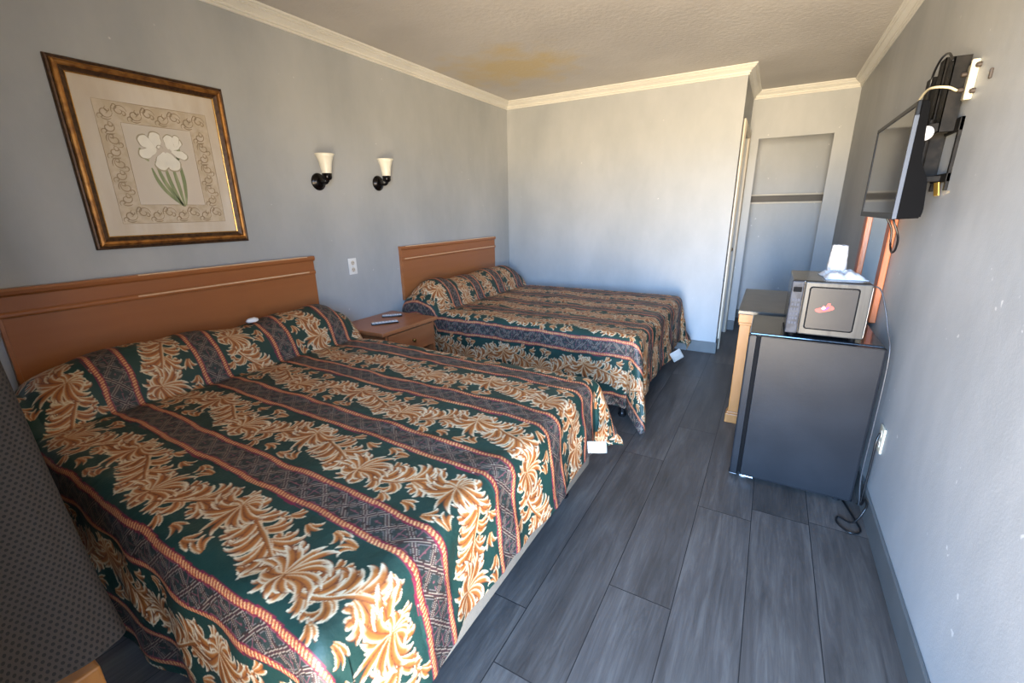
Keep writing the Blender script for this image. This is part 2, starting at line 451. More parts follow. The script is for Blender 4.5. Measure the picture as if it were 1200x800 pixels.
# ------------------------------------------------------------------ bedspread pattern (computed, stored per vertex)
def L3(r, g, b): return np.array(lin(r, g, b)[:3])
GREEN, GREEN2 = L3(27, 60, 52), L3(12, 40, 34)
GOLD, GOLD2, CREAM, RUST = L3(172, 100, 44), L3(198, 136, 76), L3(238, 222, 186), L3(112, 54, 38)
PER = 0.355; RES = 0.00125
DIA0, ROPE, DIAW = 0.0, 0.022, 0.118       # ropes at 0 and DIAW - ROPE within each period
TU = 0.62                                   # repeat along the length

def acanthus_tile():
    nv = int(round((PER - DIAW) / RES)); nu = int(round(TU / RES))
    hv = (PER - DIAW) / 2
    img = np.zeros((nu, nv, 3)) + GREEN
    rng = np.random.RandomState(4)
    def put(px, py, wid, side=1, tip=True, base=GOLD):
        """paint one tapered curved lobe: px,py sampled path (u,v), wid = widths"""
        lo_u, hi_u = px.min() - wid.max(), px.max() + wid.max()
        for sh in (-TU, 0, TU):
            if hi_u + sh < 0 or lo_u + sh > TU: continue
            i0 = max(0, int((lo_u + sh) / RES) - 2); i1 = min(nu, int((hi_u + sh) / RES) + 3)
            j0 = max(0, int((py.min() - wid.max() + hv) / RES) - 2); j1 = min(nv, int((py.max() + wid.max() + hv) / RES) + 3)
            if i1 <= i0 or j1 <= j0: continue
            U_, V_ = np.meshgrid(np.arange(i0, i1) * RES - sh, np.arange(j0, j1) * RES - hv, indexing='ij')
            dx = U_[..., None] - px; dy = V_[..., None] - py
            d2 = dx * dx + dy * dy
            # choose the sample with the smallest distance relative to width
            q = np.sqrt(d2) / wid
            k = q.argmin(-1)
            qq = np.take_along_axis(q, k[..., None], -1)[..., 0]
            tx = np.gradient(px); ty = np.gradient(py); nn = np.hypot(tx, ty) + 1e-9
            tx /= nn; ty /= nn
            sg = (np.take_along_axis(dx, k[..., None], -1)[..., 0] * -ty[k] + np.take_along_axis(dy, k[..., None], -1)[..., 0] * tx[k])
            sgn = sg / wid[k] * side
            tt = k / (len(px) - 1.0)
            col = np.zeros(U_.shape + (3,)) + base
            a = np.clip((sgn + 0.1) / 0.8, 0, 1)[..., None]
            col = col * (1 - a) + GOLD2 * a
            a = np.clip((sgn - 0.35) / 0.35, 0, 1)[..., None] * (0.45 + 0.5 * tt[..., None])
            col = col * (1 - a) + CREAM * a
            if tip:
                a = np.clip((tt - 0.70) / 0.22, 0, 1)[..., None] * np.clip((sgn + 0.75) / .4, 0, 1)[..., None]
                col = col * (1 - a) + CREAM * a
            a = np.clip((-sgn - 0.45) / 0.4, 0, 1)[..., None] * 0.8
            col = col * (1 - a) + RUST * a
            a = np.clip((qq - 0.86) / 0.12, 0, 1)[..., None] * np.where(sgn < 0.3, .85, 0.15)[..., None]
            col = col * (1 - a) + RUST * 0.55 * a
            msk = qq < 1.0
            sub = img[i0:i1, j0:j1]; sub[msk] = col[msk]
    def lobe(u, v, ang, ln, w, curl, side=1, base=GOLD, n=34):
        t = np.linspace(0, 1, n)
        th = ang + curl * t ** 2.0
        dx = np.cumsum(np.cos(th)) * ln / n; dy = np.cumsum(np.sin(th)) * ln / n
        wd = w * (0.32 + 1.0 * np.sin(PI * np.clip(t * 0.86 + .05, 0, 1)) ** 0.8) * (1 - t ** 7) * 0.75 + 0.0004
        put(u + dx, v + dy, wd, side, True, base)
        return u + dx, v + dy, th
    def plume(u, v, ang, ln, w, curl, n=4, fan=0.30, side=1):
        """acanthus leaf: strands that run together, then part into curling tips"""
        order = sorted(range(n), key=lambda k: -abs(k - (n - 1) / 2.0))
        for k in order:
            o_ = k - (n - 1) / 2.0
            pu = -math.sin(ang) * o_ * w * 0.55; pv = math.cos(ang) * o_ * w * 0.55
            L_ = ln * (1 - 0.15 * abs(o_)) * rng.uniform(0.9, 1.1)
            lobe(u + pu, v + pv, ang + o_ * fan * 0.45, L_, w * rng.uniform(.85, 1.1), curl + o_ * fan * 2.1 + rng.uniform(-.12, .12), 1 if o_ >= 0 else -1)
    def scroll(u, v, ang, r, turn, w):
        t = np.linspace(0, 1, 60); th = ang + turn * t; st = r * (1 - 0.70 * t) / 60 * 2.8
        X = u + np.cumsum(np.cos(th) * st); Y = v + np.cumsum(np.sin(th) * st)
        sg = np.sign(turn)
        for k in (8, 18, 28, 38):
            plume(X[k], Y[k], th[k] - sg * 0.75, r * (0.60 - .007 * k), w * 0.9, -sg * 0.9, 2, 0.4)
        put(X, Y, w * (0.85 - 0.45 * t), sg, True)
        plume(X[-1], Y[-1], th[-1], r * 0.32, w * 0.8, sg * 1.2, 3, 0.5)
    half = TU / 2
    A_ = 0.056
    def stem(f): return f * TU, A_ * math.sin(2 * PI * f) + 0.008 * math.sin(4 * PI * f)
    # small sprays at the band's edges, painted first
    for m_ in (0, 1):
        s_ = 1 if m_ == 0 else -1; u0 = m_ * half
        for (a_, b_, an, l_, cu) in ((0.035, -0.085, 0.3, .055, -1.2), (0.120, -0.097, 0.1, .055, 1.2), (0.205, -0.088, 3.0, .060, -1.4), (0.275, 0.090, 0.5, .050, 1.5), (0.27, -0.045, 2.2, .05, 1.4), (0.015, 0.080, -0.4, .045, 1.3)):
            plume(u0 + a_, b_ * s_, an * s_, l_, 0.0066, cu * s_, 3, 0.5)
        # scrolls inside and outside each arch
        scroll(u0 + 0.055, 0.035 * s_, -0.9 * s_, 0.070, -4.4 * s_, 0.0085)
        scroll(u0 + 0.215, 0.020 * s_, -2.2 * s_, 0.060, 4.2 * s_, 0.0080)
        scroll(u0 + 0.265, 0.030 * s_, 0.9 * s_, 0.050, 4.0 * s_, 0.0070)
    N_ = 12
    for i in range(N_ - 1, -1, -1):
        f = i / N_
        u, v = stem(f); u2, v2 = stem(f + 0.01)
        ta = math.atan2(v2 - v, u2 - u)
        for sd in (1, -1):
            room = (hv - 0.004) - v * sd
            l_ = min(0.112, max(0.056, room * 0.95))
            big = room > 0.10
            plume(u, v, ta + sd * (0.50 if big else 0.85), l_, 0.0100 if big else 0.0088, sd * (2.3 if i % 2 else 1.5), 4 if big else 3, 0.30)
    t = np.linspace(0, 1, 260)
    put(t * TU, A_ * np.sin(2 * PI * t) + 0.008 * np.sin(4 * PI * t), np.full(260, 0.0062) + 0.0014 * np.sin(10 * PI * t), 1, False, L3(166, 98, 46))
    # opened leaves thrown back from the crown of every arch, over the stem
    for m_ in (0, 1):
        s_ = 1 if m_ == 0 else -1; u0 = m_ * half + 0.135
        for an, l_, cu in ((-2.75, .125, -1.3), (-2.2, .125, -1.2), (-1.55, .125, 1.3), (-1.05, .11, 1.7), (2.5, .07, 2.0), (1.7, .06, -1.2), (1.0, .065, -2.0), (-0.35, .115, 1.6)):
            plume(u0, 0.046 * s_, an * s_, l_, 0.0100, cu * s_, 3, 0.30)
    # darker cloth mottling of the green ground is left flat
    return img

def band_pattern(s, t, tile):
    """s: along the bed, t: across; arrays -> linear rgb"""
    tt = np.mod(t + 0.0035 * np.sin(s * 13 + np.floor(t / PER) * 2) + 0.002 * np.sin(s * 37), PER)
    out = np.zeros(s.shape + (3,))
    nu, nv = tile.shape[:2]
    # floral band
    fl = tt >= DIAW
    row = np.floor((t) / PER)
    uu = np.mod(s + row * 0.17, TU) / RES
    vv = (tt - DIAW) / RES
    i0 = np.floor(uu).astype(int); fu = (uu - i0)[..., None]; i1 = (i0 + 1) % nu; i0 = i0 % nu
    j0 = np.clip(np.floor(vv).astype(int), 0, nv - 1); j1 = np.clip(j0 + 1, 0, nv - 1); fv = np.clip(vv - j0, 0, 1)[..., None]
    c = (tile[i0, j0] * (1 - fu) + tile[i1, j0] * fu) * (1 - fv) + (tile[i0, j1] * (1 - fu) + tile[i1, j1] * fu) * fv
    out[fl] = c[fl]
    # diamond band
    di = ~fl
    base = L3(54, 43, 39)
    d = np.zeros(s.shape + (3,)) + base
    q = 0.082
    a = np.mod(s + (tt - DIAW / 2) * 1.15, q); b_ = np.mod(s - (tt - DIAW / 2) * 1.15, q)
    cell = (np.floor((s + tt) / q) + np.floor((s - tt) / q))
    for x in (a, b_):
        e = np.minimum(x, q - x)
        m = (e < 0.0050); d[m] = L3(84, 54, 50)
        m = (e > 0.0046) & (e < 0.0074); d[m] = L3(156, 142, 124)
        m = (e < 0.0014); d[m] = L3(48, 40, 42)
    ca = np.abs(a - q / 2); cb = np.abs(b_ - q / 2)
    inner = (ca < 0.026) & (cb < 0.026)
    d[inner] = L3(44, 54, 50)
    m = inner & ((np.abs(ca - cb) < 0.002) | (np.hypot(ca, cb) < 0.006)); d[m] = L3(120, 72, 76)
    m = (np.maximum(ca, cb) > 0.0245) & (np.maximum(ca, cb) < 0.0265); d[m & di] = L3(118, 110, 104)
    out[di] = d[di]
    # ropes
    for r0 in (0.0, DIAW - ROPE):
        x = (tt - r0) / ROPE
        m = (x >= 0) & (x <= 1)
        edge = (x < 0.17) | (x > 0.83)
        z = np.mod(s / 0.0115 + (x - .5) * 0.9, 1.0)
        rc = np.zeros(s.shape + (3,)) + L3(206, 128, 78)
        rc[z > 0.62] = L3(150, 62, 52)
        rc[(z > 0.18) & (z < 0.42) & (np.abs(x - .5) < .26)] = L3(240, 186, 128)
        rc[edge] = L3(124, 38, 58)
        out[m] = rc[m]
    return out

def cloth_mat():
    m = bpy.data.materials.new('printed_quilted_cotton'); m.use_nodes = True
    nt = m.node_tree; N = nt.nodes; L = nt.links; b = N['Principled BSDF']
    at = N.new('ShaderNodeAttribute'); at.attribute_name = 'print'
    tc = N.new('ShaderNodeTexCoord')
    n = N.new('ShaderNodeTexNoise'); n.inputs['Scale'].default_value = 8; n.inputs['Detail'].default_value = 3
    L.new(tc.outputs['Object'], n.inputs[0])
    mr = N.new('ShaderNodeMapRange'); mr.inputs['To Min'].default_value = 0.68; mr.inputs['To Max'].default_value = 0.82
    L.new(n.outputs['Fac'], mr.inputs[0])
    vm = N.new('ShaderNodeVectorMath'); vm.operation = 'SCALE'
    L.new(at.outputs['Color'], vm.inputs[0]); L.new(mr.outputs[0], vm.inputs[3]); L.new(vm.outputs[0], b.inputs['Base Color'])
    b.inputs['Roughness'].default_value = 0.55; b.inputs['Specular IOR Level'].default_value = 0.4
    n2 = N.new('ShaderNodeTexNoise'); n2.inputs['Scale'].default_value = 22; n2.inputs['Detail'].default_value = 4
    L.new(tc.outputs['Object'], n2.inputs[0])
    bp = N.new('ShaderNodeBump'); bp.inputs['Strength'].default_value = 0.35; bp.inputs['Distance'].default_value = 0.012
    L.new(n2.outputs['Fac'], bp.inputs['Height']); L.new(bp.outputs[0], b.inputs['Normal'])
    return m
TILE = acanthus_tile(); M_CLOTH = cloth_mat()

def resample(pts, step):
    pts = np.array([(p.x, p.z) for p in smooth_path([Vector((a, 0, c)) for a, c in pts], 12)])
    d = np.r_[0, np.cumsum(np.hypot(*np.diff(pts, axis=0).T))]
    return d, pts

def bedspread(label, y0, y1, xf, side_n, side_f, foot, t_off, step, seed, corner_n=1.0, corner_f=1.0, ztop=0.605, tail_f=0.105):
    """cloth over mattress x 0..xf, y y0..y1; hangs side_n / side_f / foot past its edges"""
    r = 0.065
    prof_pts = [(0.060, 0.60), (0.066, 0.67), (0.10, 0.75), (0.17, 0.795), (0.26, 0.792), (0.34, 0.745), (0.392, 0.67), (0.412, 0.618), (0.425, 0.598), (0.45, 0.598), (0.49, 0.604), (0.56, 0.606), (0.75, ztop)]
    d, pp = resample(prof_pts, 0.01)
    xs_flat = xf - r
    S_top = d[-1] + (xs_flat - pp[-1, 0])
    d = np.r_[d, S_top]; PX = np.r_[pp[:, 0], xs_flat]; PZ = np.r_[pp[:, 1], ztop]
    s = np.arange(0, S_top + foot, step); t = np.arange(y0 + r - side_n, y1 - r + side_f, step)
    S, Tt = np.meshgrid(s, t, indexing='ij')
    ya, yb = y0 + r, y1 - r
    ds = np.maximum(0, S - S_top)
    dn = np.maximum(0, ya - Tt); df = np.maximum(0, Tt - yb); dt = dn + df; sg = np.where(dn > 0, -1.0, 1.0)
    D = np.hypot(ds, dt)
    cf = np.where(dn > 0, corner_n, corner_f)
    inC = (ds > 0) & (dt > 0)
    phi = np.arctan2(dt, ds + 1e-9)                       # 0 = foot, pi/2 = side
    both = np.sin(2 * phi) ** 2 * inC
    D_eff = D * (1 - (1 - cf) * both)
    arc = r * PI / 2
    th = np.clip(D_eff / r, 0, PI / 2)
    outw = r * np.sin(th); drop = r * (1 - np.cos(th)) + np.maximum(0, D_eff - arc)
    # folds and flare of the hanging cloth
    edge = np.where(inC, phi * 0.9 + Tt * 0 , 0) + np.where(dt > 0, S, 0) + np.where(ds > 0, Tt * sg, 0)
    rng = np.random.RandomState(seed); ph = rng.uniform(0, 6.28, 8)
    g = np.clip((drop - 0.05) / 0.3, 0, 1.4)
    wave = 0.011 * np.sin(9.3 * S * (dt > 0) + 8.1 * Tt * (ds > 0) + ph[0]) + 0.007 * np.sin(21 * S * (dt > 0) + 17 * Tt * (ds > 0) + ph[1])
    outw = outw + g * (wave + 0.016) + both * np.clip(drop / 0.5, 0, 1.2) * np.where(dn > 0, 0.105, tail_f)
    ox = np.where(inC, np.cos(phi), (ds > 0) * 1.0) * outw
    oy = np.where(inC, np.sin(phi), (dt > 0) * 1.0) * outw * sg
    # a side fold either side of the corner tail
    X = np.interp(np.minimum(S, S_top), d, PX); Zp = np.interp(np.minimum(S, S_top), d, PZ)
    tc_ = np.clip(Tt, ya, yb)
    u = np.clip(np.minimum(tc_ - ya + 0.015, yb + 0.03 - tc_) / 0.16, 0, 1)
    win = 0.30 + 0.70 * np.sqrt(np.clip(1 - (1 - u) ** 2, 0, 1))
    lump = 0.006 * np.sin(7.5 * tc_ + ph[2]) + 0.004 * np.sin(17 * tc_ + ph[3])
    bump = np.clip(Zp - 0.606, 0, 1)
    Z = np.where(Zp > 0.606, 0.606 + bump * win * (1 + lump / 0.1), Zp)
    # seams pull: gentle puffs, quilting and long creases on top
    top = np.clip(1 - D / 0.1, 0, 1)
    tm = np.mod(Tt - t_off, PER)
    rope = np.exp(-((tm - ROPE / 2) / 0.012) ** 2) + np.exp(-((tm - (DIAW - ROPE / 2)) / 0.012) ** 2)
    puff = 0.0032 * np.sin(24 * S + 3 * np.sin(9 * Tt) + ph[4]) * np.cos(19 * Tt + ph[5]) + 0.0042 * np.sin(6.1 * S + 4.0 * Tt + ph[6]) * np.sin(5.3 * Tt - 1.7 * S)
    crease = 0.0030 * np.abs(np.sin(5.2 * (S * 0.9 + Tt * 0.55) + 0.6 * np.sin(7 * Tt)))
    Z = Z + top * (puff - crease + 0.0020 * rope)
    outp = (1 - top) * (puff * 1.6 + 0.002 * rope)
    Z = Z - drop
    ex = np.where(inC, np.cos(phi), (ds > 0) * 1.0); ey = np.where(inC, np.sin(phi), (dt > 0) * 1.0) * sg
    X = X + ox + outp * ex; Y = tc_ + oy + outp * ey
    Z = np.maximum(Z, 0.012 + 0.01 * (1 + np.sin(30 * phi)))
    ns, nt_ = S.shape
    co = np.stack([X, Y, Z], -1).reshape(-1, 3).astype(np.float32)
    idx = np.arange(ns * nt_).reshape(ns, nt_)
    q = np.stack([idx[:-1, :-1], idx[1:, :-1], idx[1:, 1:], idx[:-1, 1:]], -1).reshape(-1, 4)
    me = bpy.data.meshes.new('bedspread')
    me.vertices.add(len(co)); me.vertices.foreach_set('co', co.ravel())
    me.loops.add(q.size); me.loops.foreach_set('vertex_index', q.ravel().astype(np.int32))
    me.polygons.add(len(q)); me.polygons.foreach_set('loop_start', np.arange(0, q.size, 4, dtype=np.int32))
    me.polygons.foreach_set('loop_total', np.full(len(q), 4, dtype=np.int32))
    me.polygons.foreach_set('use_smooth', np.ones(len(q), dtype=bool))
    me.update(calc_edges=True)
    ca = me.color_attributes.new('print', 'FLOAT_COLOR', 'POINT')
    rgb = band_pattern(S, Tt - t_off, TILE).reshape(-1, 3)
    rgba = np.c_[rgb, np.ones(len(rgb))].astype(np.float32)
    ca.data.foreach_set('color', rgba.ravel())
    me.materials.append(M_CLOTH)
    o = bpy.data.objects.new('bedspread', me); COL.objects.link(o)
    tag(o, label, 'bedspread')
    return o

# ------------------------------------------------------------------ beds
M_TICK = mat('beige_box_spring_fabric', lin(136, 122, 104), 0.85, bump=(220, 0.2, (1, 1, 1)))
M_MATT = mat('white_mattress_ticking', lin(205, 203, 198), 0.8)
M_LEGM = mat('black_bed_frame_metal', lin(24, 24, 26), 0.35, 0.4)
def bed(label, y0, y1, xf):
    t = thing('bed', (xf / 2, (y0 + y1) / 2, 0), label, 'bed', 'double beds against the headboard wall')
    ox, oy = xf / 2, (y0 + y1) / 2
    def L_(bm): 
        for v in bm.verts: v.co -= Vector((ox, oy, 0))
        return bm
    obj('box_spring', L_(box(0.09, xf - 0.022, y0 + 0.02, y1 - 0.02, 0.15, 0.355, 0.018, 3)), M_TICK, t, True)
    obj('mattress', L_(box(0.09, xf - 0.045, y0 + 0.035, y1 - 0.035, 0.36, 0.575, 0.035, 4)), M_MATT, t, True)
    f = box(0.12, xf - 0.07, y0 + 0.04, y0 + 0.075, 0.125, 0.15); box(0.12, xf - 0.07, y1 - 0.075, y1 - 0.04, 0.125, 0.15, bm=f)
    for x in (0.3, xf / 2, xf - 0.12): box(x - 0.018, x + 0.018, y0 + 0.075, y1 - 0.075, 0.125, 0.148, bm=f)
    obj('bed_frame', L_(f), M_LEGM, t)
    for x in (0.3, xf - 0.12):
        for y in (y0 + 0.12, y1 - 0.12):
            obj('leg', L_(lathe([(0, 0), (0.026, 0), (0.028, 0.012), (0.022, 0.02), (0.019, 0.03), (0.019, 0.125), (0, 0.125)], 20, (x, y, 0))), M_LEGM, t)
    return t
bed('double bed nearest the camera with beige box spring showing at its foot', 0.33, 1.83, 2.0)
bed('double bed in the far corner on short black legs', 2.59, 4.07, 2.0)
sp1 = bedspread('green and gold leaf striped bedspread on the bed nearest the camera', 0.315, 1.85, 2.0, 0.555, 0.50, 0.375, -0.50, 0.003, 3, 0.92, 0.70, tail_f=0.20)
sp2 = bedspread('green and gold leaf striped bedspread on the far corner bed', 2.575, 4.09, 2.0, 0.52, 0.50, 0.44, 1.738, 0.004, 8, 0.97, 0.85)

# care tags hanging from the hems
M_TAG = mat('white_tag_fabric', lin(196, 196, 194), 0.7)
def care_tag(parent, c, w, h, nrm, tilt):
    t = bmesh.new(); n = 8
    nrm = Vector(nrm).normalized(); side = nrm.cross(Vector((0, 0, 1))).normalized(); dn = Vector((0, 0, -1))
    rot = Matrix.Rotation(tilt, 3, nrm)
    side = rot @ side; dn = rot @ dn
    V = [[t.verts.new(Vector(c) + side * (i / n - .5) * w + dn * (j / n) * h + nrm * (0.006 * math.sin(j / n * 4) + 0.004 * math.sin(i / n * 5))) for j in range(n + 1)] for i in range(n + 1)]
    for i in range(n):
        for j in range(n): t.faces.new((V[i][j], V[i + 1][j], V[i + 1][j + 1], V[i][j + 1]))
    r = bmesh.ops.solidify(t, geom=t.faces[:], thickness=0.0012)
    o = obj('care_tag', t, M_TAG, parent, True); o['label'] = 'white sewn-in care tag'
care_tag(sp1, (2.072, 1.612, 0.400), 0.080, 0.058, (0.35, -1, 0.3), 0.10)
care_tag(sp2, (2.075, 3.36, 0.300), 0.085, 0.080, (0.35, -1, 0.3), 0.6)

# ------------------------------------------------------------------ headboards
def wood_mat(name, c1, c2, rough=0.4, axis=1, scale=18, coat=0.0):
    st = [1, 1, 1]; st[axis] = 0.07
    return mat(name, lin(*c1), rough, noise=(scale, lin(*c2), 0.35, 0.7, tuple(st)), bump=(scale * 3, 0.06, tuple(st)), coat=coat)
M_HB = wood_mat('headboard_cherry_laminate', (158, 98, 56), (146, 88, 48), 0.42, 1, 10)
M_HB2 = wood_mat('headboard_trim_wood', (166, 104, 60), (142, 86, 48), 0.3, 1, 14)
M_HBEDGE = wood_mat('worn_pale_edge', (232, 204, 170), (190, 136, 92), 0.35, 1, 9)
def headboard(y0, y1, z0, z1, label, wear):
    t = thing('headboard', (0, (y0 + y1) / 2, z0), label, 'headboard', 'headboards on the long wall')
    oy = (y0 + y1) / 2
    def L_(bm):
        for v in bm.verts: v.co -= Vector((0, oy, z0))
        return bm
    obj('panel', L_(box(0.001, 0.026, y0, y1, z0, z1 - 0.03, 0.003)), M_HB, t)
    cap = prism([(0.001, z1 - 0.03), (0.030, z1 - 0.03), (0.036, z1 - 0.022), (0.038, z1 - 0.010), (0.033, z1), (0.001, z1)], 'y', y0 - 0.004, y1 + 0.004)
    obj('top_cap', L_(cap), M_HB2, t)
    rail = prism([(0.026, z1 - 0.116), (0.033, z1 - 0.114), (0.037, z1 - 0.106), (0.037, z1 - 0.098), (0.032, z1 - 0.092), (0.026, z1 - 0.090)], 'y', y0 + 0.002, y1 - 0.002)
    obj('moulding', L_(rail), M_HB2, t)
    obj('edge_strip', L_(box(0.001, 0.030, y0 - 0.003, y0 + 0.012, z0, z1 - 0.03, 0.002)), M_HB2, t)
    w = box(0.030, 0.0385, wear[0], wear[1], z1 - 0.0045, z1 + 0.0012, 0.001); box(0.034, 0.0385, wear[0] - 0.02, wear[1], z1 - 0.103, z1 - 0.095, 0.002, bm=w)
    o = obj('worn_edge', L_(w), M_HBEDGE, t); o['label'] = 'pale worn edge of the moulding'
    return t
headboard(0.425, 1.848, 0.655, 1.085, 'long cherry wood headboard behind the nearest bed', (0.90, 1.80))
headboard(2.655, 4.075, 0.645, 1.085, 'long cherry wood headboard behind the far corner bed', (2.70, 4.05))

# ------------------------------------------------------------------ nightstand and remotes
M_NS = wood_mat('nightstand_cherry', (168, 106, 66), (150, 90, 54), 0.3, 1, 12)
t = thing('nightstand', (0.24, 2.27, 0), 'small cherry wood nightstand between the two beds', 'nightstand')
def L_ns(bm):
    for v in bm.verts: v.co -= Vector((0.24, 2.27, 0))
    return bm
obj('nightstand_top', L_ns(box(0.005, 0.475, 1.955, 2.515, 0.558, 0.585, 0.006, 3)), M_NS, t)
b = box(0.01, 0.45, 2.0, 2.018, 0.05, 0.558); box(0.01, 0.45, 2.482, 2.50, 0.05, 0.558, bm=b); box(0.01, 0.022, 2.018, 2.482, 0.05, 0.558, bm=b); box(0.022, 0.44, 2.018, 2.482, 0.05, 0.07, bm=b); box(0.0, 0.43, 2.02, 2.48, 0, 0.05, bm=b)
obj('cabinet_body', L_ns(b), M_NS, t)
dr = obj('drawer', L_ns(box(0.44, 0.458, 2.022, 2.478, 0.38, 0.548, 0.004)), M_NS, t)
obj('knob', L_ns(lathe([(0, 0), (0.006, 0), (0.006, 0.01), (0.014, 0.018), (0.014, 0.024), (0, 0.028)], 18, (0.458, 2.25, 0.465), (1, 0, 0))), M_BRASS, dr, True)
M_BLACK = mat('black_plastic', lin(22, 22, 24), 0.35)
M_WPLAS = mat('white_plastic', lin(222, 224, 228), 0.35)
M_GPLAS = mat('grey_plastic', lin(160, 166, 176), 0.35)
def remote(loc, rz, ln, wd, top, label):
    t = thing('remote_control', loc, label, 'remote control', None, rz)
    b = box(-ln / 2, ln / 2, -wd / 2, wd / 2, 0, 0.012, 0.005, 3)
    obj('casing', b, M_BLACK, t, True)
    obj('face', box(-ln / 2 + 0.004, ln / 2 - 0.004, -wd / 2 + 0.003, wd / 2 - 0.003, 0.0105, 0.0145, 0.002), top, t)
    bt = bmesh.new(); random.seed(5)
    for i in range(7):
        for j in range(3):
            lathe([(0, 0), (0.003, 0), (0.003, 0.002), (0, 0.0022)], 10, (-ln / 2 + 0.025 + i * (ln - 0.05) / 6, (j - 1) * wd * 0.27, 0.0145), bm=bt)
    obj('buttons', bt, M_GPLAS, t)
remote((0.28, 2.17, 0.585), 0.95, 0.19, 0.048, M_WPLAS, 'long dark remote with pale face near the front of the nightstand')
remote((0.16, 2.36, 0.585), 0.80, 0.15, 0.05, M_WPLAS, 'short white-topped remote at the back of the nightstand')

# crumpled tissue scrap on the pillow roll
def crumple(name, c, sx, sy, sz, seed, m, label, cat, sub=3):
    t = bmesh.new(); bmesh.ops.create_icosphere(t, subdivisions=sub, radius=1)
    rng = random.Random(seed); off = Vector((rng.uniform(0, 9), rng.uniform(0, 9), rng.uniform(0, 9)))
    from mathutils import noise as nz
    for v in t.verts:
        k = 1 + 0.35 * nz.noise(v.co * 1.9 + off) + 0.16 * nz.noise(v.co * 5 + off)
        v.co = Vector((v.co.x * sx * k, v.co.y * sy * k, v.co.z * sz * k))
    z0 = min(v.co.z for v in t.verts)
    for v in t.verts: v.co.z -= z0
    o = obj(name, t, m, None, True, c)
    return tag(o, label, cat)

crumple('crumpled_tissue', (0.235, 1.275, 0.789), 0.022, 0.030, 0.013, 3, mat('white_tissue', lin(236, 236, 238), 0.8), 'small white crumpled tissue on top of the nearest bed by the headboard', 'tissue')

# ------------------------------------------------------------------ outlets
M_IVORY = mat('ivory_plastic', lin(208, 200, 176), 0.35)
M_WHT = mat('white_outlet_plastic', lin(232, 232, 230), 0.3)
M_SLOT = mat('dark_slot', lin(60, 50, 42), 0.6)
def outlet(loc, nrm_rz, w, h, th, m, label, plugs=False):
    """local frame: plate in YZ, facing +X"""
    t = thing('wall_outlet', loc, label, 'outlet', None, nrm_rz)
    obj('cover_plate', box(0, th, -w / 2, w / 2, -h / 2, h / 2, 0.003, 3), m, t, True)
    for z in (-0.21 * h, 0.21 * h):
        s = obj('socket', lathe([(0, 0.0), (0.016, 0.0), (0.016, 0.0025), (0.0145, 0.0035), (0, 0.0035)], 24, (th - 0.001, 0, z), (1, 0, 0)), mat('socket_plastic', lin(206, 196, 180), 0.4), t)
        sl = bmesh.new()
        for yy in (-0.006, 0.006): box(th + 0.0022, th + 0.0032, yy - 0.0012, yy + 0.0012, z - 0.004 + 0.003, z + 0.004 + 0.003, bm=sl)
        cyl((th + 0.0022, 0, z - 0.008), (th + 0.0032, 0, z - 0.008), 0.0022, n=10, bm=sl)
        obj('slots', sl, M_SLOT, s)
    obj('screw', lathe([(0, 0), (0.003, 0), (0.003, 0.001), (0, 0.0016)], 10, (th, 0, 0), (1, 0, 0)), M_GPLAS, t)
    return t
outlet((0.0, 2.178, 0.980), 0, 0.072, 0.115, 0.006, M_WHT, 'white duplex outlet on the wall between the two headboards')
outlet((W, 2.258, 0.375), PI, 0.072, 0.115, 0.008, M_IVORY, 'low ivory outlet on the right wall beside the fridge')

# ------------------------------------------------------------------ picture
PY0, PY1, PZ0, PZ1 = 0.786, 1.462, 1.208, 1.980
M_GOLD = mat('bronze_gold_frame', lin(176, 122, 62), 0.32, 0.7, noise=(30, lin(118, 76, 40), 0.4, 0.7, (1, 1, 1)))
M_GOLDD = mat('dark_bronze_frame', lin(84, 58, 36), 0.42, 0.4, noise=(60, lin(52, 34, 22), 0.4, 0.7, (1, 1, 1)))
M_GILT = mat('bright_gilt_bead', lin(214, 170, 100), 0.25, 0.85)
pic = thing('framed_picture', (0, (PY0 + PY1) / 2, PZ0), 'gold framed botanical print of a white iris above the nearest headboard', 'picture')
def Lp(bm):
    for v in bm.verts: v.co -= Vector((0, (PY0 + PY1) / 2, PZ0))
    return bm
def frame_loop(prof, m, name):
    """prof (d inward, h out of wall)"""
    t = bmesh.new(); R_ = []
    for (y, z, sy, sz) in ((PY0, PZ0, 1, 1), (PY1, PZ0, -1, 1), (PY1, PZ1, -1, -1), (PY0, PZ1, 1, -1)):
        R_.append([t.verts.new((h, y + sy * d, z + sz * d)) for d, h in prof])
    n = len(prof)
    for k in range(4):
        a, c = R_[k], R_[(k + 1) % 4]
        for i in range(n): t.faces.new((a[i], a[(i + 1) % n], c[(i + 1) % n], c[i]))
    return obj(name, Lp(t), m, pic)
frame_loop([(0, 0.001), (0, 0.012), (0.004, 0.018), (0.010, 0.020), (0.014, 0.018), (0.014, 0.001)], M_GOLDD, 'outer_moulding')
frame_loop([(0.014, 0.001), (0.014, 0.022), (0.018, 0.028), (0.025, 0.031), (0.032, 0.028), (0.036, 0.022), (0.036, 0.001)], M_GOLD, 'frame')
frame_loop([(0.036, 0.001), (0.036, 0.022), (0.046, 0.015), (0.052, 0.012), (0.052, 0.001)], M_GOLDD, 'inner_moulding')
frame_loop([(0.052, 0.001), (0.052, 0.013), (0.054, 0.015), (0.057, 0.013), (0.057, 0.001)], M_GILT, 'gilt_bead')
AY0, AY1, AZ0, AZ1 = PY0 + 0.055, PY1 - 0.055, PZ0 + 0.055, PZ1 - 0.055
M_ART = mat('parchment_print', lin(212, 203, 190), 0.55, noise=(3.2, lin(194, 180, 162), 0.35, 0.7, (1, 2.5, 0.7)))
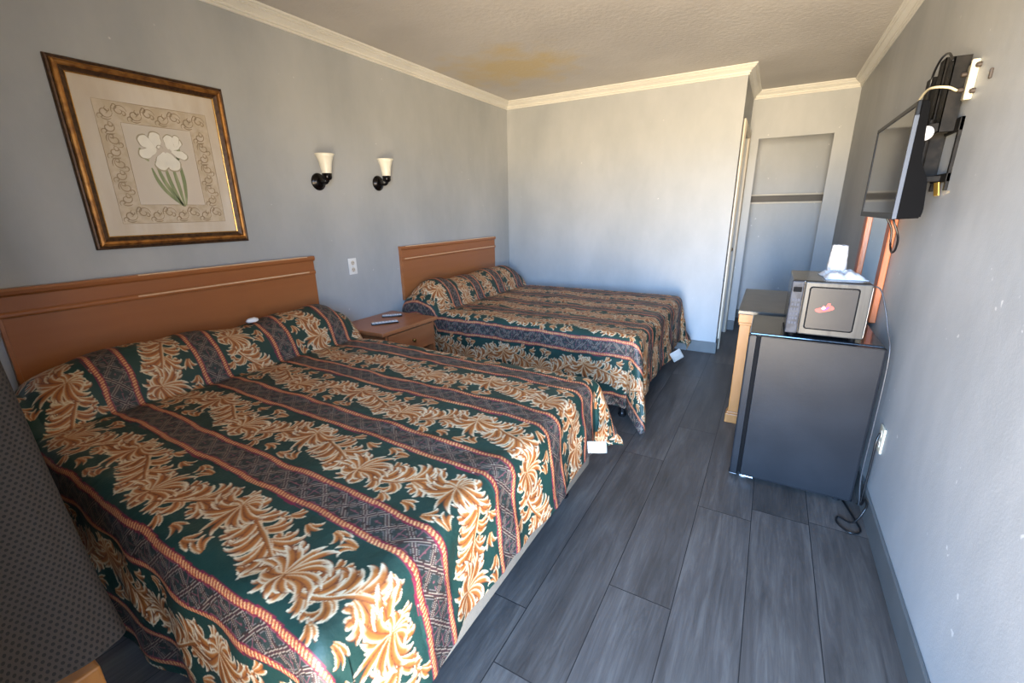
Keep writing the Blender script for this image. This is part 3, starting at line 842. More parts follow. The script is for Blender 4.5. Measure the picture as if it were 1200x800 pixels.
obj('print_paper', Lp(box(0.002, 0.006, AY0, AY1, AZ0, AZ1)), M_ART, pic)
M_ARTB = mat('print_border_tan', lin(190, 174, 150), 0.55, noise=(26, lin(202, 188, 168), 0.4, 0.65, (1, 1, 1)))
M_ARTL = mat('print_scroll_line', lin(160, 140, 114), 0.6)
M_ARTC = mat('print_inner_panel', lin(206, 197, 184), 0.55, noise=(4, lin(206, 194, 180), 0.35, 0.7, (1, 2, 0.6)))
def quad_on(y0, y1, z0, z1, x, m, nm, par=pic):
    return obj(nm, Lp(box(x - 0.0004, x, y0, y1, z0, z1)), m, par)
BY0, BY1, BZ0, BZ1 = AY0 + 0.065, AY1 - 0.050, AZ0 + 0.055, AZ1 - 0.085
quad_on(BY0, BY1, BZ0, BZ1, 0.0066, M_ARTB, 'scroll_border')
quad_on(BY0 + 0.085, BY1 - 0.085, BZ0 + 0.085, BZ1 - 0.085, 0.0070, M_ARTC, 'inner_panel')
# scrolls in the border: raised ink lines
def ink(lines, w, m, nm, x=0.0072):
    t = bmesh.new()
    for pts in lines:
        L_, Rr = [], []
        n = len(pts)
        for i, (y, z) in enumerate(pts):
            a = pts[max(0, i - 1)]; c = pts[min(n - 1, i + 1)]
            dy, dz = c[0] - a[0], c[1] - a[1]; l = math.hypot(dy, dz) + 1e-9
            ww = w * (0.35 + 0.65 * math.sin(PI * min(1, max(0, i / (n - 1)))))
            L_.append(t.verts.new((x, y - dz / l * ww, z + dy / l * ww))); Rr.append(t.verts.new((x, y + dz / l * ww, z - dy / l * ww)))
        for i in range(n - 1): t.faces.new((L_[i], L_[i + 1], Rr[i + 1], Rr[i]))
    r_ = bmesh.ops.extrude_face_region(t, geom=t.faces[:])
    for v in r_['geom']:
        if isinstance(v, bmesh.types.BMVert): v.co.x += 0.0003
    return obj(nm, Lp(t), m, pic)
lines = []
def spiral(cy, cz, r, a0, turn):
    pts = []
    for i in range(22):
        f = i / 21; rr = r * (1 - 0.8 * f); a = a0 + turn * f
        pts.append((cy + rr * math.cos(a), cz + rr * math.sin(a)))
    return pts
mid = 0.0425; step = 0.048
def border_run(horizontal, c, a0, a1):
    n = int((a1 - a0) / step); s = (a1 - a0) / n
    for i in range(n):
        q = a0 + (i + .5) * s; sg = 1 if i % 2 else -1
        y, z = (q, c + 0.006 * sg) if horizontal else (c + 0.006 * sg, q)
        lines.append(spiral(y, z, 0.026, (0 if horizontal else 1.57), sg * 7.5))
        lines.append(spiral(y + (0.012 if horizontal else -.012 * sg), z + (-.012 * sg if horizontal else 0.012), 0.013, 2.0, -sg * 5))
        lines.append(spiral(y + (-0.018 if horizontal else .016 * sg), z + (.018 * sg if horizontal else -0.018), 0.014, 4.0, sg * 6))
        lines.append([(y + 0.03 * math.cos(a), z + 0.03 * math.sin(a)) for a in [2.2 * sg + k * 0.16 for k in range(9)]])
border_run(True, BZ0 + mid, BY0 + 0.01, BY1 - 0.01); border_run(True, BZ1 - mid, BY0 + 0.01, BY1 - 0.01)
border_run(False, BY0 + mid, BZ0 + 0.085, BZ1 - 0.085); border_run(False, BY1 - mid, BZ0 + 0.085, BZ1 - 0.085)
ink(lines, 0.0021, M_ARTL, 'scroll_ink')
def rect(y0, y1, z0, z1):
    return [[(y0, z0), ((y0 + y1) / 2, z0), (y1, z0)], [(y1, z0), (y1, (z0 + z1) / 2), (y1, z1)], [(y1, z1), ((y0 + y1) / 2, z1), (y0, z1)], [(y0, z1), (y0, (z0 + z1) / 2), (y0, z0)]]
ink(rect(BY0, BY1, BZ0, BZ1) + rect(BY0 + 0.085, BY1 - 0.085, BZ0 + 0.085, BZ1 - 0.085), 0.0012, M_ARTL, 'border_rule')
# iris: leaves, stems, petals as flat printed shapes
M_LEAF = mat('print_leaf_green', lin(128, 140, 100), 0.6, noise=(40, lin(160, 166, 128), 0.4, 0.6, (1, 1, 0.2)))
M_PETAL = mat('print_petal_white', lin(238, 234, 222), 0.6)
M_PSH = mat('print_petal_shade', lin(176, 166, 142), 0.6)
cy, cz = (AY0 + AY1) / 2 + 0.012, 1.60
def blade(pts, w):   # tapered strip
    return pts
lv = []
for (y1, z1, y0, z0, bend) in ((-0.065, -0.03, 0.03, -0.20, -0.02), (-0.045, 0.0, 0.035, -0.20, -0.015), (-0.01, 0.0, 0.036, -0.205, -0.01), (0.022, 0.0, 0.042, -0.205, 0.0), (0.050, 0.03, 0.048, -0.20, 0.012), (-0.095, 0.055, -0.07, 0.0, -0.01), (0.062, 0.09, 0.045, 0.0, 0.01)):
    lv.append([(cy + y0 + (y1 - y0) * f + bend * math.sin(PI * f), cz + z0 + (z1 - z0) * f) for f in [k / 12 for k in range(13)]])
ink(lv, 0.0085, M_LEAF, 'iris_leaves', 0.0074)
def petals(L_, m, nm, x):
    t = bmesh.new()
    for k, (y, z, a, ln, wd) in enumerate(L_):
        c = [t.verts.new((x + 0.00012 * k, y + ln * 0.5 * math.cos(a) * (1 + math.cos(q)) + wd * math.sin(q) * -math.sin(a) * (1.25 + .5 * math.cos(q)) / 1.5 * (1 + .09 * math.sin(6 * q)),
                          z + ln * 0.5 * math.sin(a) * (1 + math.cos(q)) + wd * math.sin(q) * math.cos(a) * (1.25 + .5 * math.cos(q)) / 1.5 * (1 + .09 * math.sin(6 * q)))) for q in [2 * PI * i / 28 for i in range(28)]]
        t.faces.new(c)
    r_ = bmesh.ops.extrude_face_region(t, geom=t.faces[:])
    for v in r_['geom']:
        if isinstance(v, bmesh.types.BMVert): v.co.x += 0.0003
    return obj(nm, Lp(t), m, pic)
PT = [(cy - .03, cz + .05, 2.4, .08, .028), (cy - .03, cz + .05, 3.5, .075, .024), (cy + .03, cz + .055, .9, .07, .026), (cy + .03, cz + .05, -.3, .07, .02),
      (cy - .02, cz + .06, 1.7, .07, .026), (cy + .02, cz + .06, 1.3, .065, .024), (cy, cz + .045, -1.9, .085, .030), (cy + .01, cz + .045, -1.2, .085, .032), (cy + .055, cz + 0.07, 1.4, .055, .016)]
petals([(y, z, a, l * 1.08, w * 1.12) for y, z, a, l, w in PT], M_PSH, 'petal_outline', 0.0078)
petals(PT, M_PETAL, 'petals', 0.0084)
ink([spiral(cy - .018, cz + .062, .016, 0, 5)], 0.0016, M_PSH, 'petal_veins', 0.0098)

# ------------------------------------------------------------------ sconces
M_BRONZE = mat('black_bronze_metal', lin(26, 22, 22), 0.22, 0.6)
M_SHADE = mat('cream_frosted_glass', lin(240, 234, 214), 0.35)
M_SHADE.node_tree.nodes['Principled BSDF'].inputs['Subsurface Weight'].default_value = 0.0
def sconce(y, z, label):
    t = thing('wall_sconce', (0, y, z), label, 'wall lamp', 'matching wall sconces above the nightstand')
    bp_ = lathe([(0, 0), (0.052, 0), (0.054, 0.004), (0.050, 0.010), (0.040, 0.014), (0.036, 0.022), (0.020, 0.028), (0, 0.030)], 32, (0, 0, 0), (1, 0, 0))
    obj('backplate', bp_, M_BRONZE, t, True)
    obj('arm', tube([(0.02, 0, 0.0), (0.05, 0, -0.012), (0.085, 0, -0.008), (0.095, 0, 0.012)], 0.009, 12), M_BRONZE, t, True)
    obj('fitter_cup', lathe([(0, -0.012), (0.008, -0.018), (0.012, -0.008), (0.024, -0.002), (0.029, 0.008), (0.030, 0.034), (0.027, 0.036), (0, 0.030)], 28, (0.095, 0, 0.012)), M_BRONZE, t, True)
    sh = lathe([(0.026, 0.0), (0.030, 0.01), (0.034, 0.04), (0.040, 0.075), (0.050, 0.105), (0.060, 0.122), (0.057, 0.123), (0.046, 0.104), (0.036, 0.074), (0.030, 0.04), (0.026, 0.012), (0.0, 0.010)], 36, (0.095, 0, 0.040))
    obj('glass_shade', sh, M_SHADE, t, True)
    return t
s1 = sconce(1.985, 1.548, 'left of the two bell-glass wall sconces, nearer the framed picture')
s2 = sconce(2.502, 1.560, 'right of the two bell-glass wall sconces, above the nightstand side of the far bed')

# ------------------------------------------------------------------ fridge
FX0, FX1, FY0, FY1, FZ = 2.572, 3.086, 2.272, 2.735, 0.772
M_FR = mat('black_fridge_enamel', lin(30, 31, 34), 0.36, 0.0, noise=(5, lin(36, 37, 40), 0.4, 0.7, (1, 1, 1)), bump=(120, 0.03, (1, 1, 1)), spec=0.14)
M_FRT = mat('black_gloss_plastic', lin(30, 31, 34), 0.12)
M_GASK = mat('dark_gasket_rubber', lin(8, 8, 9), 0.7, spec=0.1)
M_STEEL = mat('hinge_steel', lin(190, 190, 192), 0.3, 0.9)
fr = thing('mini_fridge', (2.83, 2.5, 0), 'black waist-high mini fridge against the right wall', 'fridge')
def Lf(bm):
    for v in bm.verts: v.co -= Vector((2.83, 2.5, 0))
    return bm
obj('fridge_body', Lf(box(FX0 + 0.004, FX1 - 0.004, FY0 + 0.052, FY1, 0.022, FZ - 0.012, 0.006, 3)), M_FR, fr)
obj('fridge_top', Lf(box(FX0 + 0.001, FX1 - 0.001, FY0 + 0.045, FY1 + 0.003, FZ - 0.022, FZ, 0.007, 3)), M_FRT, fr)
obj('door_gasket', Lf(box(FX0 + 0.012, FX1 - 0.012, FY0 + 0.038, FY0 + 0.053, 0.04, FZ - 0.03)), M_GASK, fr)
t = bmesh.new()   # door: slab with a tall grip groove near its left edge
gx0, gx1 = FX0 + 0.034, FX0 + 0.051
prism([(FX0, FY0 + 0.038), (FX0, FY0 + 0.007), (FX0 + 0.002, FY0 + 0.002), (FX0 + 0.007, FY0), (gx0 - 0.002, FY0), (gx0, FY0 + 0.002), (gx0 + 0.001, FY0 + 0.022), (gx1 - 0.001, FY0 + 0.022), (gx1, FY0 + 0.002), (gx1 + 0.002, FY0),
       (FX1 - 0.010, FY0), (FX1 - 0.003, FY0 + 0.003), (FX1, FY0 + 0.010), (FX1, FY0 + 0.038)], 'z', 0.030, FZ - 0.004, bm=t)
bmesh.ops.bevel(t, geom=[e for e in t.edges if abs(e.verts[0].co.z - e.verts[1].co.z) < 1e-6], offset=0.003, segments=2, affect='EDGES')
dr = obj('fridge_door', Lf(t), M_FR, fr)
obj('grip_groove', Lf(box(gx0 + 0.001, gx1 - 0.001, FY0 + 0.018, FY0 + 0.0222, 0.035, FZ - 0.008)), M_GASK, dr)
hg = box(FX0 + 0.001, FX0 + 0.034, FY0 + 0.004, FY0 + 0.045, 0.021, 0.030, 0.002); box(FX0 + 0.052, FX0 + 0.11, FY0 + 0.001, FY0 + 0.045, 0.019, 0.029, 0.003, bm=hg)
o = obj('hinge_bracket', Lf(hg), M_STEEL, fr); o['label'] = 'bright steel bottom bracket'
for x in (FX0 + 0.065, FX1 - 0.05):
    for y in (FY0 + 0.05, FY1 - 0.05):
        o = obj('levelling_foot', Lf(lathe([(0, 0), (0.018, 0), (0.018, 0.008), (0.007, 0.010), (0.007, 0.022), (0, 0.022)], 18, (x, y, 0))), M_WPLAS if x < 2.8 else M_BLACK, fr)

# ------------------------------------------------------------------ microwave
mw_rz = 0.0
MX0, MX1, MY0, MY1, MZ0, MZ1 = 2.712, 3.000, 2.305, 2.690, 0.790, 1.032
mc = ((MX0 + MX1) / 2, (MY0 + MY1) / 2, FZ)
M_MW = mat('black_microwave_shell', lin(34, 34, 34), 0.18, 0.0)
M_MWF = mat('dark_steel_microwave_face', lin(60, 60, 59), 0.34, 0.2, noise=(40, lin(48, 48, 48), 0.4, 0.7, (1, 1, 0.1)), spec=0.2)
M_MWG = mat('microwave_door_glass', lin(40, 40, 42), 0.3, 0.0, spec=0.15)
M_MWP = mat('worn_control_panel', lin(54, 56, 62), 0.45, 0.0, noise=(30, lin(38, 39, 44), 0.45, 0.6, (1, 1, 1)), spec=0.15)
mw = thing('microwave', mc, 'black compact microwave standing on the mini fridge', 'microwave')
def Lm(bm):
    for v in bm.verts: v.co -= Vector(mc)
    return bm
obj('shell', Lm(box(MX0 + 0.003, MX1 - 0.003, MY0 + 0.02, MY1, MZ0, MZ1, 0.006, 3)), M_MW, mw)
obj('control_panel', Lm(box(MX0, MX0 + 0.048, MY0, MY0 + 0.022, MZ0 + 0.002, MZ1 - 0.002, 0.005, 3)), M_MWP, mw)
dr = obj('microwave_door', Lm(box(MX0 + 0.050, MX1, MY0, MY0 + 0.022, MZ0 + 0.002, MZ1 - 0.002, 0.005, 3)), M_MWF, mw)
def rrect(x0, x1, z0, z1, r, n=6):
    pts = []
    for cx, cz_, a in ((x1 - r, z1 - r, 0), (x0 + r, z1 - r, PI / 2), (x0 + r, z0 + r, PI), (x1 - r, z0 + r, 3 * PI / 2)):
        for i in range(n + 1): pts.append((cx + r * math.cos(a + PI / 2 * i / n), cz_ + r * math.sin(a + PI / 2 * i / n)))
    return pts
obj('door_seal', Lm(prism(rrect(MX0 + 0.068, MX1 - 0.040, MZ0 + 0.028, MZ1 - 0.022, 0.012), 'y', MY0 - 0.0012, MY0 + 0.004)), M_GASK, dr)
obj('door_glass', Lm(prism(rrect(MX0 + 0.0735, MX1 - 0.0455, MZ0 + 0.0335, MZ1 - 0.0275, 0.009), 'y', MY0 - 0.0024, MY0 + 0.003)), M_MWG, dr)
o = obj('edge_trim', Lm(box(MX1 - 0.0015, MX1 + 0.0006, MY0 + 0.001, MY0 + 0.006, MZ0 + 0.01, MZ1 - 0.015, 0.0008)), M_STEEL, dr); o['label'] = 'bright strip down the door edge'
bt = bmesh.new()
for i in range(6):
    for j in range(3): box(MX0 + 0.009 + j * 0.011, MX0 + 0.017 + j * 0.011, MY0 - 0.001, MY0 + 0.001, MZ0 + 0.045 + i * 0.021, MZ0 + 0.057 + i * 0.021, 0.0005, 1, bm=bt)
obj('key_pad', Lm(bt), mat('worn_key_grey', lin(66, 68, 76), 0.5, spec=0.15), mw)
obj('display', Lm(box(MX0 + 0.008, MX0 + 0.040, MY0 - 0.001, MY0 + 0.001, MZ1 - 0.050, MZ1 - 0.028, 0.0005, 1)), M_GASK, mw)
for x in (MX0 + 0.03, MX1 - 0.03):
    for y in (MY0 + 0.04, MY1 - 0.04):
        obj('rubber_foot', Lm(cyl((x, y, FZ), (x, y, MZ0 + 0.001), 0.012, n=16)), M_GASK, mw)
# sticker on the door: pink shape with a pale and purple centre
M_PINK = mat('sticker_pink', lin(176, 86, 74), 0.6, spec=0.2); M_PALE = mat('sticker_white', lin(186, 172, 180), 0.6, spec=0.2); M_PURP = mat('sticker_purple', lin(96, 66, 130), 0.6, spec=0.2)
sx, sz = 2.846, 0.915
def blob(pts, y0, y1, m, nm, par):
    P3 = smooth_path([Vector((a, 0, c)) for a, c in pts + [pts[0]]], 5)[:-1]
    return obj(nm, Lm(prism([(sx + p.x, sz + p.z) for p in P3], 'y', y0, y1)), m, par)
st = blob([(-0.030, -0.014), (-0.034, -0.006), (-0.026, 0.000), (-0.010, 0.006), (-0.006, 0.015), (0.000, 0.012), (0.004, 0.012), (0.008, 0.024), (0.018, 0.026), (0.020, 0.018), (0.030, 0.012), (0.034, 0.002), (0.022, -0.006), (0.000, -0.014), (-0.018, -0.018)], MY0 - 0.0036, MY0 - 0.0020, M_PINK, 'sticker', dr)
st['label'] = 'pink shoe-shaped sticker'
blob([(-0.012, 0.000), (-0.006, 0.010), (0.000, 0.008), (0.004, 0.002), (-0.004, -0.003)], MY0 - 0.0042, MY0 - 0.0034, M_PALE, 'sticker_pale_part', dr)
blob([(-0.008, -0.004), (0.004, 0.001), (0.012, 0.010), (0.016, 0.008), (0.008, -0.002), (-0.002, -0.007)], MY0 - 0.0044, MY0 - 0.0034, M_PURP, 'sticker_detail', dr)

# cloth and plastic wrapped cups on the microwave
M_TOWEL = mat('white_terry_cloth', lin(200, 200, 202), 0.85, bump=(90, 0.3, (1, 1, 1)))
from mathutils import noise as nzm
def folded_cloth(c, w, d, label):
    t = bmesh.new(); nx, ny = 44, 30; V = {}
    for i in range(nx + 1):
        for j in range(ny + 1):
            u, v = i / nx - .5, j / ny - .5
            e = max(0, 1 - (abs(u) * 2) ** 5) * max(0, 1 - (abs(v) * 2) ** 5)
            n1 = nzm.noise(Vector((u * 5, v * 4, 3.1))); n2 = nzm.noise(Vector((u * 11, v * 9, 7.7)))
            h = e * (0.016 + 0.014 * abs(math.sin(u * 7 + n1 * 2)) + 0.012 * n1 + 0.006 * n2)
            wob = 1 + 0.18 * nzm.noise(Vector((math.atan2(v, u) * 1.3, 0.5, 0)))
            V[i, j] = (u * w * wob, v * d * wob, max(0.002, h))
    top = {k: t.verts.new(p) for k, p in V.items()}
    bot = {k: t.verts.new((p[0] * .98, p[1] * .98, 0.0)) for k, p in V.items()}
    for i in range(nx):
        for j in range(ny):
            t.faces.new((top[i, j], top[i + 1, j], top[i + 1, j + 1], top[i, j + 1])); t.faces.new((bot[i, j], bot[i, j + 1], bot[i + 1, j + 1], bot[i + 1, j]))
    for i in range(nx):
        for j in (0, ny): t.faces.new((top[i, j], top[i + 1, j], bot[i + 1, j], bot[i, j]))
    for j in range(ny):
        for i in (0, nx): t.faces.new((top[i, j], top[i, j + 1], bot[i, j + 1], bot[i, j]))
    o = obj('folded_cloth', t, M_TOWEL, None, True, c); o.rotation_euler = (0, 0, 0.1)
    return tag(o, label, 'cloth')
folded_cloth((2.905, 2.500, MZ1), 0.155, 0.20, 'crumpled white cloth lying on top of the microwave')
M_PCUP = mat('crinkled_clear_white_wrap', lin(190, 191, 194), 0.3, bump=(60, 0.5, (1, 1, 1)))
t = bmesh.new(); n = 40; rings = []
hh = [(0.037, 0.0), (0.037, 0.02), (0.035, 0.05), (0.0335, 0.08), (0.032, 0.102), (0.031, 0.112), (0.027, 0.116), (0.014, 0.114), (0.004, 0.112)]
for r_, z_ in hh:
    rings.append([t.verts.new(((r_ + 0.0035 * nzm.noise(Vector((3 * math.cos(2 * PI * i / n), 3 * math.sin(2 * PI * i / n), z_ * 60)))) * math.cos(2 * PI * i / n) * (1 + .0),
                               (r_ + 0.0035 * nzm.noise(Vector((3 * math.cos(2 * PI * i / n), 3 * math.sin(2 * PI * i / n), z_ * 60)))) * math.sin(2 * PI * i / n), z_ + 0.004 * nzm.noise(Vector((i * .3, z_ * 30, 1))) * (z_ > 0))) for i in range(n)])
for a, c in zip(rings[:-1], rings[1:]):
    for i in range(n): t.faces.new((a[i], a[(i + 1) % n], c[(i + 1) % n], c[i]))
t.faces.new(rings[0]); t.faces.new(rings[-1])
tag(obj('wrapped_cup', t, M_PCUP, None, True, (2.885, 2.53, MZ1 + 0.026)), 'upturned white cup in crinkled wrap standing on the cloth', 'cup')

# ------------------------------------------------------------------ vanity desk and mirror
M_PINE = wood_mat('golden_oak', (186, 128, 66), (164, 106, 50), 0.4, 2, 16)
M_OAKR = wood_mat('orange_oak_frame', (184, 98, 50), (164, 84, 42), 0.35, 2, 16)
M_DTOP = mat('dark_laminate_top', lin(74, 70, 64), 0.28, noise=(8, lin(60, 56, 50), 0.4, 0.6, (1, 1, 1)))
dk = thing('vanity_desk', (2.81, 3.35, 0), 'vanity desk with dark top and golden wood legs behind the fridge', 'desk')
def Ld(bm):
    for v in bm.verts: v.co -= Vector((2.81, 3.35, 0))
    return bm
obj('desk_top', Ld(box(2.488, 3.112, 2.925, 3.765, 0.725, 0.75, 0.004, 2)), M_DTOP, dk)
def desk_leg(x, y):
    b = box(x - .030, x + .030, y - .030, y + .030, 0.065, 0.66, 0.003)
    box(x - .043, x + .043, y - .043, y + .043, 0, 0.062, 0.004, bm=b)
    box(x - .037, x + .037, y - .037, y + .037, 0.060, 0.076, 0.004, bm=b)
    box(x - .036, x + .036, y - .036, y + .036, 0.655, 0.670, 0.003, bm=b); box(x - .041, x + .041, y - .041, y + .041, 0.670, 0.7255, 0.004, bm=b)
    return obj('leg', Ld(b), M_PINE, dk)
for x in (2.535, 3.065):
    for y in (2.975, 3.715): desk_leg(x, y)
ap = box(2.52, 2.54, 3.02, 3.67, 0.64, 0.7245); box(3.07, 3.09, 3.02, 3.67, 0.64, 0.7245, bm=ap); box(2.58, 3.02, 2.965, 2.985, 0.64, 0.7245, bm=ap); box(2.58, 3.02, 3.705, 3.725, 0.64, 0.7245, bm=ap)
obj('apron', Ld(ap), M_PINE, dk)
mi = thing('wall_mirror', (W, 3.25, 0.75), 'tall wood framed mirror on the right wall below the television', 'mirror')
def Lmi(bm):
    for v in bm.verts: v.co -= Vector((W, 3.25, 0.75))
    return bm
MY_0, MY_1, MZ_0, MZ_1 = 2.86, 3.64, 0.755, 1.52
x1 = W - 0.002; x0 = W - 0.030
for (a0, a1, c0, c1, nm) in ((MY_0, MY_0 + 0.085, MZ_0, MZ_1, 'frame_stile'), (MY_1 - 0.085, MY_1, MZ_0, MZ_1, 'frame_stile'), (MY_0 + 0.085, MY_1 - 0.085, MZ_0, MZ_0 + 0.02, 'frame_rail'), (MY_0 + 0.085, MY_1 - 0.085, MZ_1 - 0.07, MZ_1, 'frame_rail')):
    obj(nm, Lmi(box(x0, x1, a0, a1, c0, c1, 0.004, 2)), M_OAKR, mi)
M_MIR = mat('mirror_glass', (0.82, 0.86, 0.84, 1), 0.03, 1.0, noise=(3, (0.80, 0.85, 0.83, 1), 0.4, 0.6, (1, 1, 1)))
obj('mirror_glass', Lmi(box(W - 0.014, W - 0.008, MY_0 + 0.08, MY_1 - 0.08, MZ_0 + 0.015, MZ_1 - 0.06)), M_MIR, mi)

# ------------------------------------------------------------------ television on its wall mount
TX, TY0, TY1, TZ0, TZ1 = 2.968, 2.085, 2.785, 1.297, 1.680
tv = thing('television', (TX, (TY0 + TY1) / 2, TZ0), 'flat screen television mounted on the right wall', 'television')
def Lt(bm):
    for v in bm.verts: v.co -= Vector((TX, (TY0 + TY1) / 2, TZ0))
    return bm
M_SCR = mat('glossy_tv_screen', lin(10, 10, 11), 0.08, 0.0, spec=0.4)
M_BEZ = mat('tv_bezel_black', lin(14, 14, 15), 0.35, spec=0.15)
M_TVB = mat('tv_back_plastic', lin(9, 9, 10), 0.6, spec=0.03)
M_SIL = mat('tv_silver_highlight', lin(72, 78, 88), 0.5, 0.0, spec=0.2)
bz = box(TX, TX + 0.012, TY0, TY0 + 0.016, TZ0, TZ1, 0.002); box(TX, TX + 0.012, TY1 - 0.016, TY1, TZ0, TZ1, 0.002, bm=bz)
box(TX, TX + 0.012, TY0 + 0.016, TY1 - 0.016, TZ0, TZ0 + 0.022, 0.002, bm=bz); box(TX, TX + 0.012, TY0 + 0.016, TY1 - 0.016, TZ1 - 0.016, TZ1, 0.002, bm=bz)
obj('bezel', Lt(bz), M_BEZ, tv)
obj('screen', Lt(box(TX + 0.003, TX + 0.010, TY0 + 0.014, TY1 - 0.014, TZ0 + 0.02, TZ1 - 0.014)), M_SCR, tv)
tb = prism([(TX + 0.010, TZ0), (TX + 0.078, TZ0 + 0.004), (TX + 0.082, TZ0 + 0.03), (TX + 0.074, TZ0 + 0.13), (TX + 0.042, TZ0 + 0.19), (TX + 0.036, TZ1 - 0.02), (TX + 0.030, TZ1), (TX + 0.010, TZ1)], 'y', TY0 + 0.004, TY1 - 0.004)
bmesh.ops.bevel(tb, geom=tb.edges[:], offset=0.004, segments=2, affect='EDGES')
obj('back_housing', Lt(tb), M_TVB, tv)
o = obj('edge_trim', Lt(box(TX - 0.001, TX + 0.012, TY0 - 0.0022, TY0 + 0.001, TZ0 + 0.002, TZ1 - 0.045, 0.001)), M_SIL, tv); o['label'] = 'silver edge strip with painted highlight'  # silvery bezel edge, its highlight painted in as a pale strip
# mount
M_MNT = mat('black_steel_mount', lin(14, 13, 12), 0.6, 0.0, noise=(30, lin(30, 27, 24), 0.4, 0.6, (1, 1, 1)), spec=0.15)
mt = thing('tv_wall_mount', (W, 2.45, 1.60), 'black steel articulated television bracket on the right wall', 'tv mount')
def Lw(bm):
    for v in bm.verts: v.co -= Vector((W, 2.45, 1.60))
    return bm
def channel(y0, y1, z0, z1, x, dpt):
    b = box(x, x + 0.003, y0, y1, z0, z1); box(x, x + dpt, y0, y0 + 0.003, z0, z1, bm=b); box(x, x + dpt, y1 - 0.003, y1, z0, z1, bm=b)
    k = z0 + 0.03
    while k < z1 - 0.02:
        box(x - 0.001, x + 0.0, (y0 + y1) / 2 - 0.004, (y0 + y1) / 2 + 0.004, k, k + 0.018, bm=b); k += 0.045
    return b
obj('upright_channel', Lw(channel(2.295, 2.365, 1.60, 1.842, W - 0.055, 0.045)), M_MNT, mt)
obj('upright_channel', Lw(channel(2.40, 2.47, 1.45, 1.865, W - 0.058, 0.048)), M_MNT, mt)
obj('upright_channel', Lw(channel(2.56, 2.64, 1.44, 1.835, W - 0.055, 0.045)), M_MNT, mt)
cp = box(W - 0.050, W - 0.044, 2.30, 2.66, 1.66, 1.80, 0.001); box(W - 0.050, W - 0.044, 2.44, 2.66, 1.46, 1.52, 0.001, bm=cp)
obj('cross_plate', Lw(cp), M_MNT, mt)
wp = box(W - 0.010, W, 2.245, 2.262, 1.395, 1.640, 0.001); box(W - 0.010, W, 2.42, 2.437, 1.395, 1.640, 0.001, bm=wp)
box(W - 0.012, W, 2.245, 2.437, 1.595, 1.640, 0.001, bm=wp); box(W - 0.012, W, 2.245, 2.437, 1.425, 1.455, 0.001, bm=wp)
obj('wall_frame', Lw(wp), M_MNT, mt)
ar = box(W - 0.085, W - 0.010, 2.30, 2.335, 1.602, 1.632, 0.003); box(W - 0.085, W - 0.010, 2.31, 2.35, 1.428, 1.450, 0.003, bm=ar)
cyl((W - 0.075, 2.32, 1.42), (W - 0.075, 2.32, 1.645), 0.009, n=14, bm=ar)
box(TX + 0.034, W - 0.070, 2.36, 2.40, 1.53, 1.56, 0.002, bm=ar); box(W - 0.100, W - 0.075, 2.32, 2.39, 1.53, 1.56, 0.002, bm=ar)
obj('swing_arm', Lw(ar), M_MNT, mt)
o = obj('end_cap', Lw(lathe([(0, 0), (0.024, 0), (0.026, 0.006), (0.024, 0.012), (0, 0.014)], 20, (W - 0.086, 2.30, 1.598), (-0.6, -1, 0))), M_WPLAS, mt, True); o['label'] = 'round white plastic cap'
o = obj('end_cap', Lw(lathe([(0, 0), (0.009, 0), (0.009, 0.006), (0, 0.008)], 14, (W - 0.055, 2.402, 1.475), (-0.6, -1, 0))), M_WPLAS, mt, True); o['label'] = 'small white plastic cap'
bs = bmesh.new()
for y in (2.285, 2.305, 2.325): cyl((W - 0.012, y, 1.378), (W - 0.020, y, 1.425), 0.0045, n=10, bm=bs)
o = obj('bolt', Lw(bs), mat('brass_bolt', lin(200, 160, 80), 0.3, 0.9), mt); o['label'] = 'brass coloured bolts'
# wall plate with coax lead beside the mount
jk = thing('cable_jack_plate', (W, 2.285, 1.752), 'beige cable wall plate with a light-catching edge painted ivory beside the television mount', 'wall plate')
M_BEIGE = mat('painted_over_plate', lin(158, 150, 132), 0.5)
obj('cover_plate', box(-0.014, 0, -0.040, 0.045, -0.054, 0.054, 0.002), M_BEIGE, jk)
o = obj('lit_plate_edge', box(-0.022, 0, -0.054, -0.040, -0.062, 0.062, 0.005, 3), M_IVORY, jk, True); o['label'] = 'raised edge, caught light painted in ivory'  # ivory colour stands in for light caught on the rounded edge
for zz in (-0.038, 0.040): obj('screw', lathe([(0, 0), (0.008, 0), (0.008, 0.010), (0.005, 0.014), (0, 0.015)], 14, (0, -0.064, zz), (-1, 0, 0)), M_SLOT, jk)
for zz in (-0.022, 0.026): obj('jack', lathe([(0, 0), (0.007, 0), (0.007, 0.016), (0.004, 0.018), (0, 0.018)], 14, (-0.013, 0, zz), (-1, 0, 0)), M_SLOT, jk)
M_CORDW = mat('ivory_coax', lin(222, 208, 170), 0.4); M_CORDB = mat('black_cord', lin(18, 18, 20), 0.35); M_CORDG = mat('grey_cord', lin(62, 62, 64), 0.35)
tag(obj('coax_cable', tube([(W - 0.032, 2.285, 1.730), (W - 0.060, 2.275, 1.742), (W - 0.092, 2.31, 1.752), (W - 0.100, 2.38, 1.752), (W - 0.104, 2.47, 1.72), (W - 0.106, 2.53, 1.66), (W - 0.108, 2.55, 1.60), (W - 0.112, 2.55, 1.54)], 0.0042), M_CORDW, None, True),
    'ivory coax cable looping from the wall plate down behind the television', 'cable')
o = obj('power_cord', Lt(tube([(TX + 0.05, 2.40, 1.315), (TX + 0.062, 2.385, 1.28), (W - 0.080, 2.39, 1.22), (W - 0.07, 2.44, 1.165), (W - 0.07, 2.50, 1.150), (W - 0.07, 2.55, 1.18), (W - 0.08, 2.55, 1.25), (TX + 0.05, 2.55, 1.315)], 0.0042)), M_CORDB, tv, True)
o['label'] = 'black cord hanging in a loop below the screen'
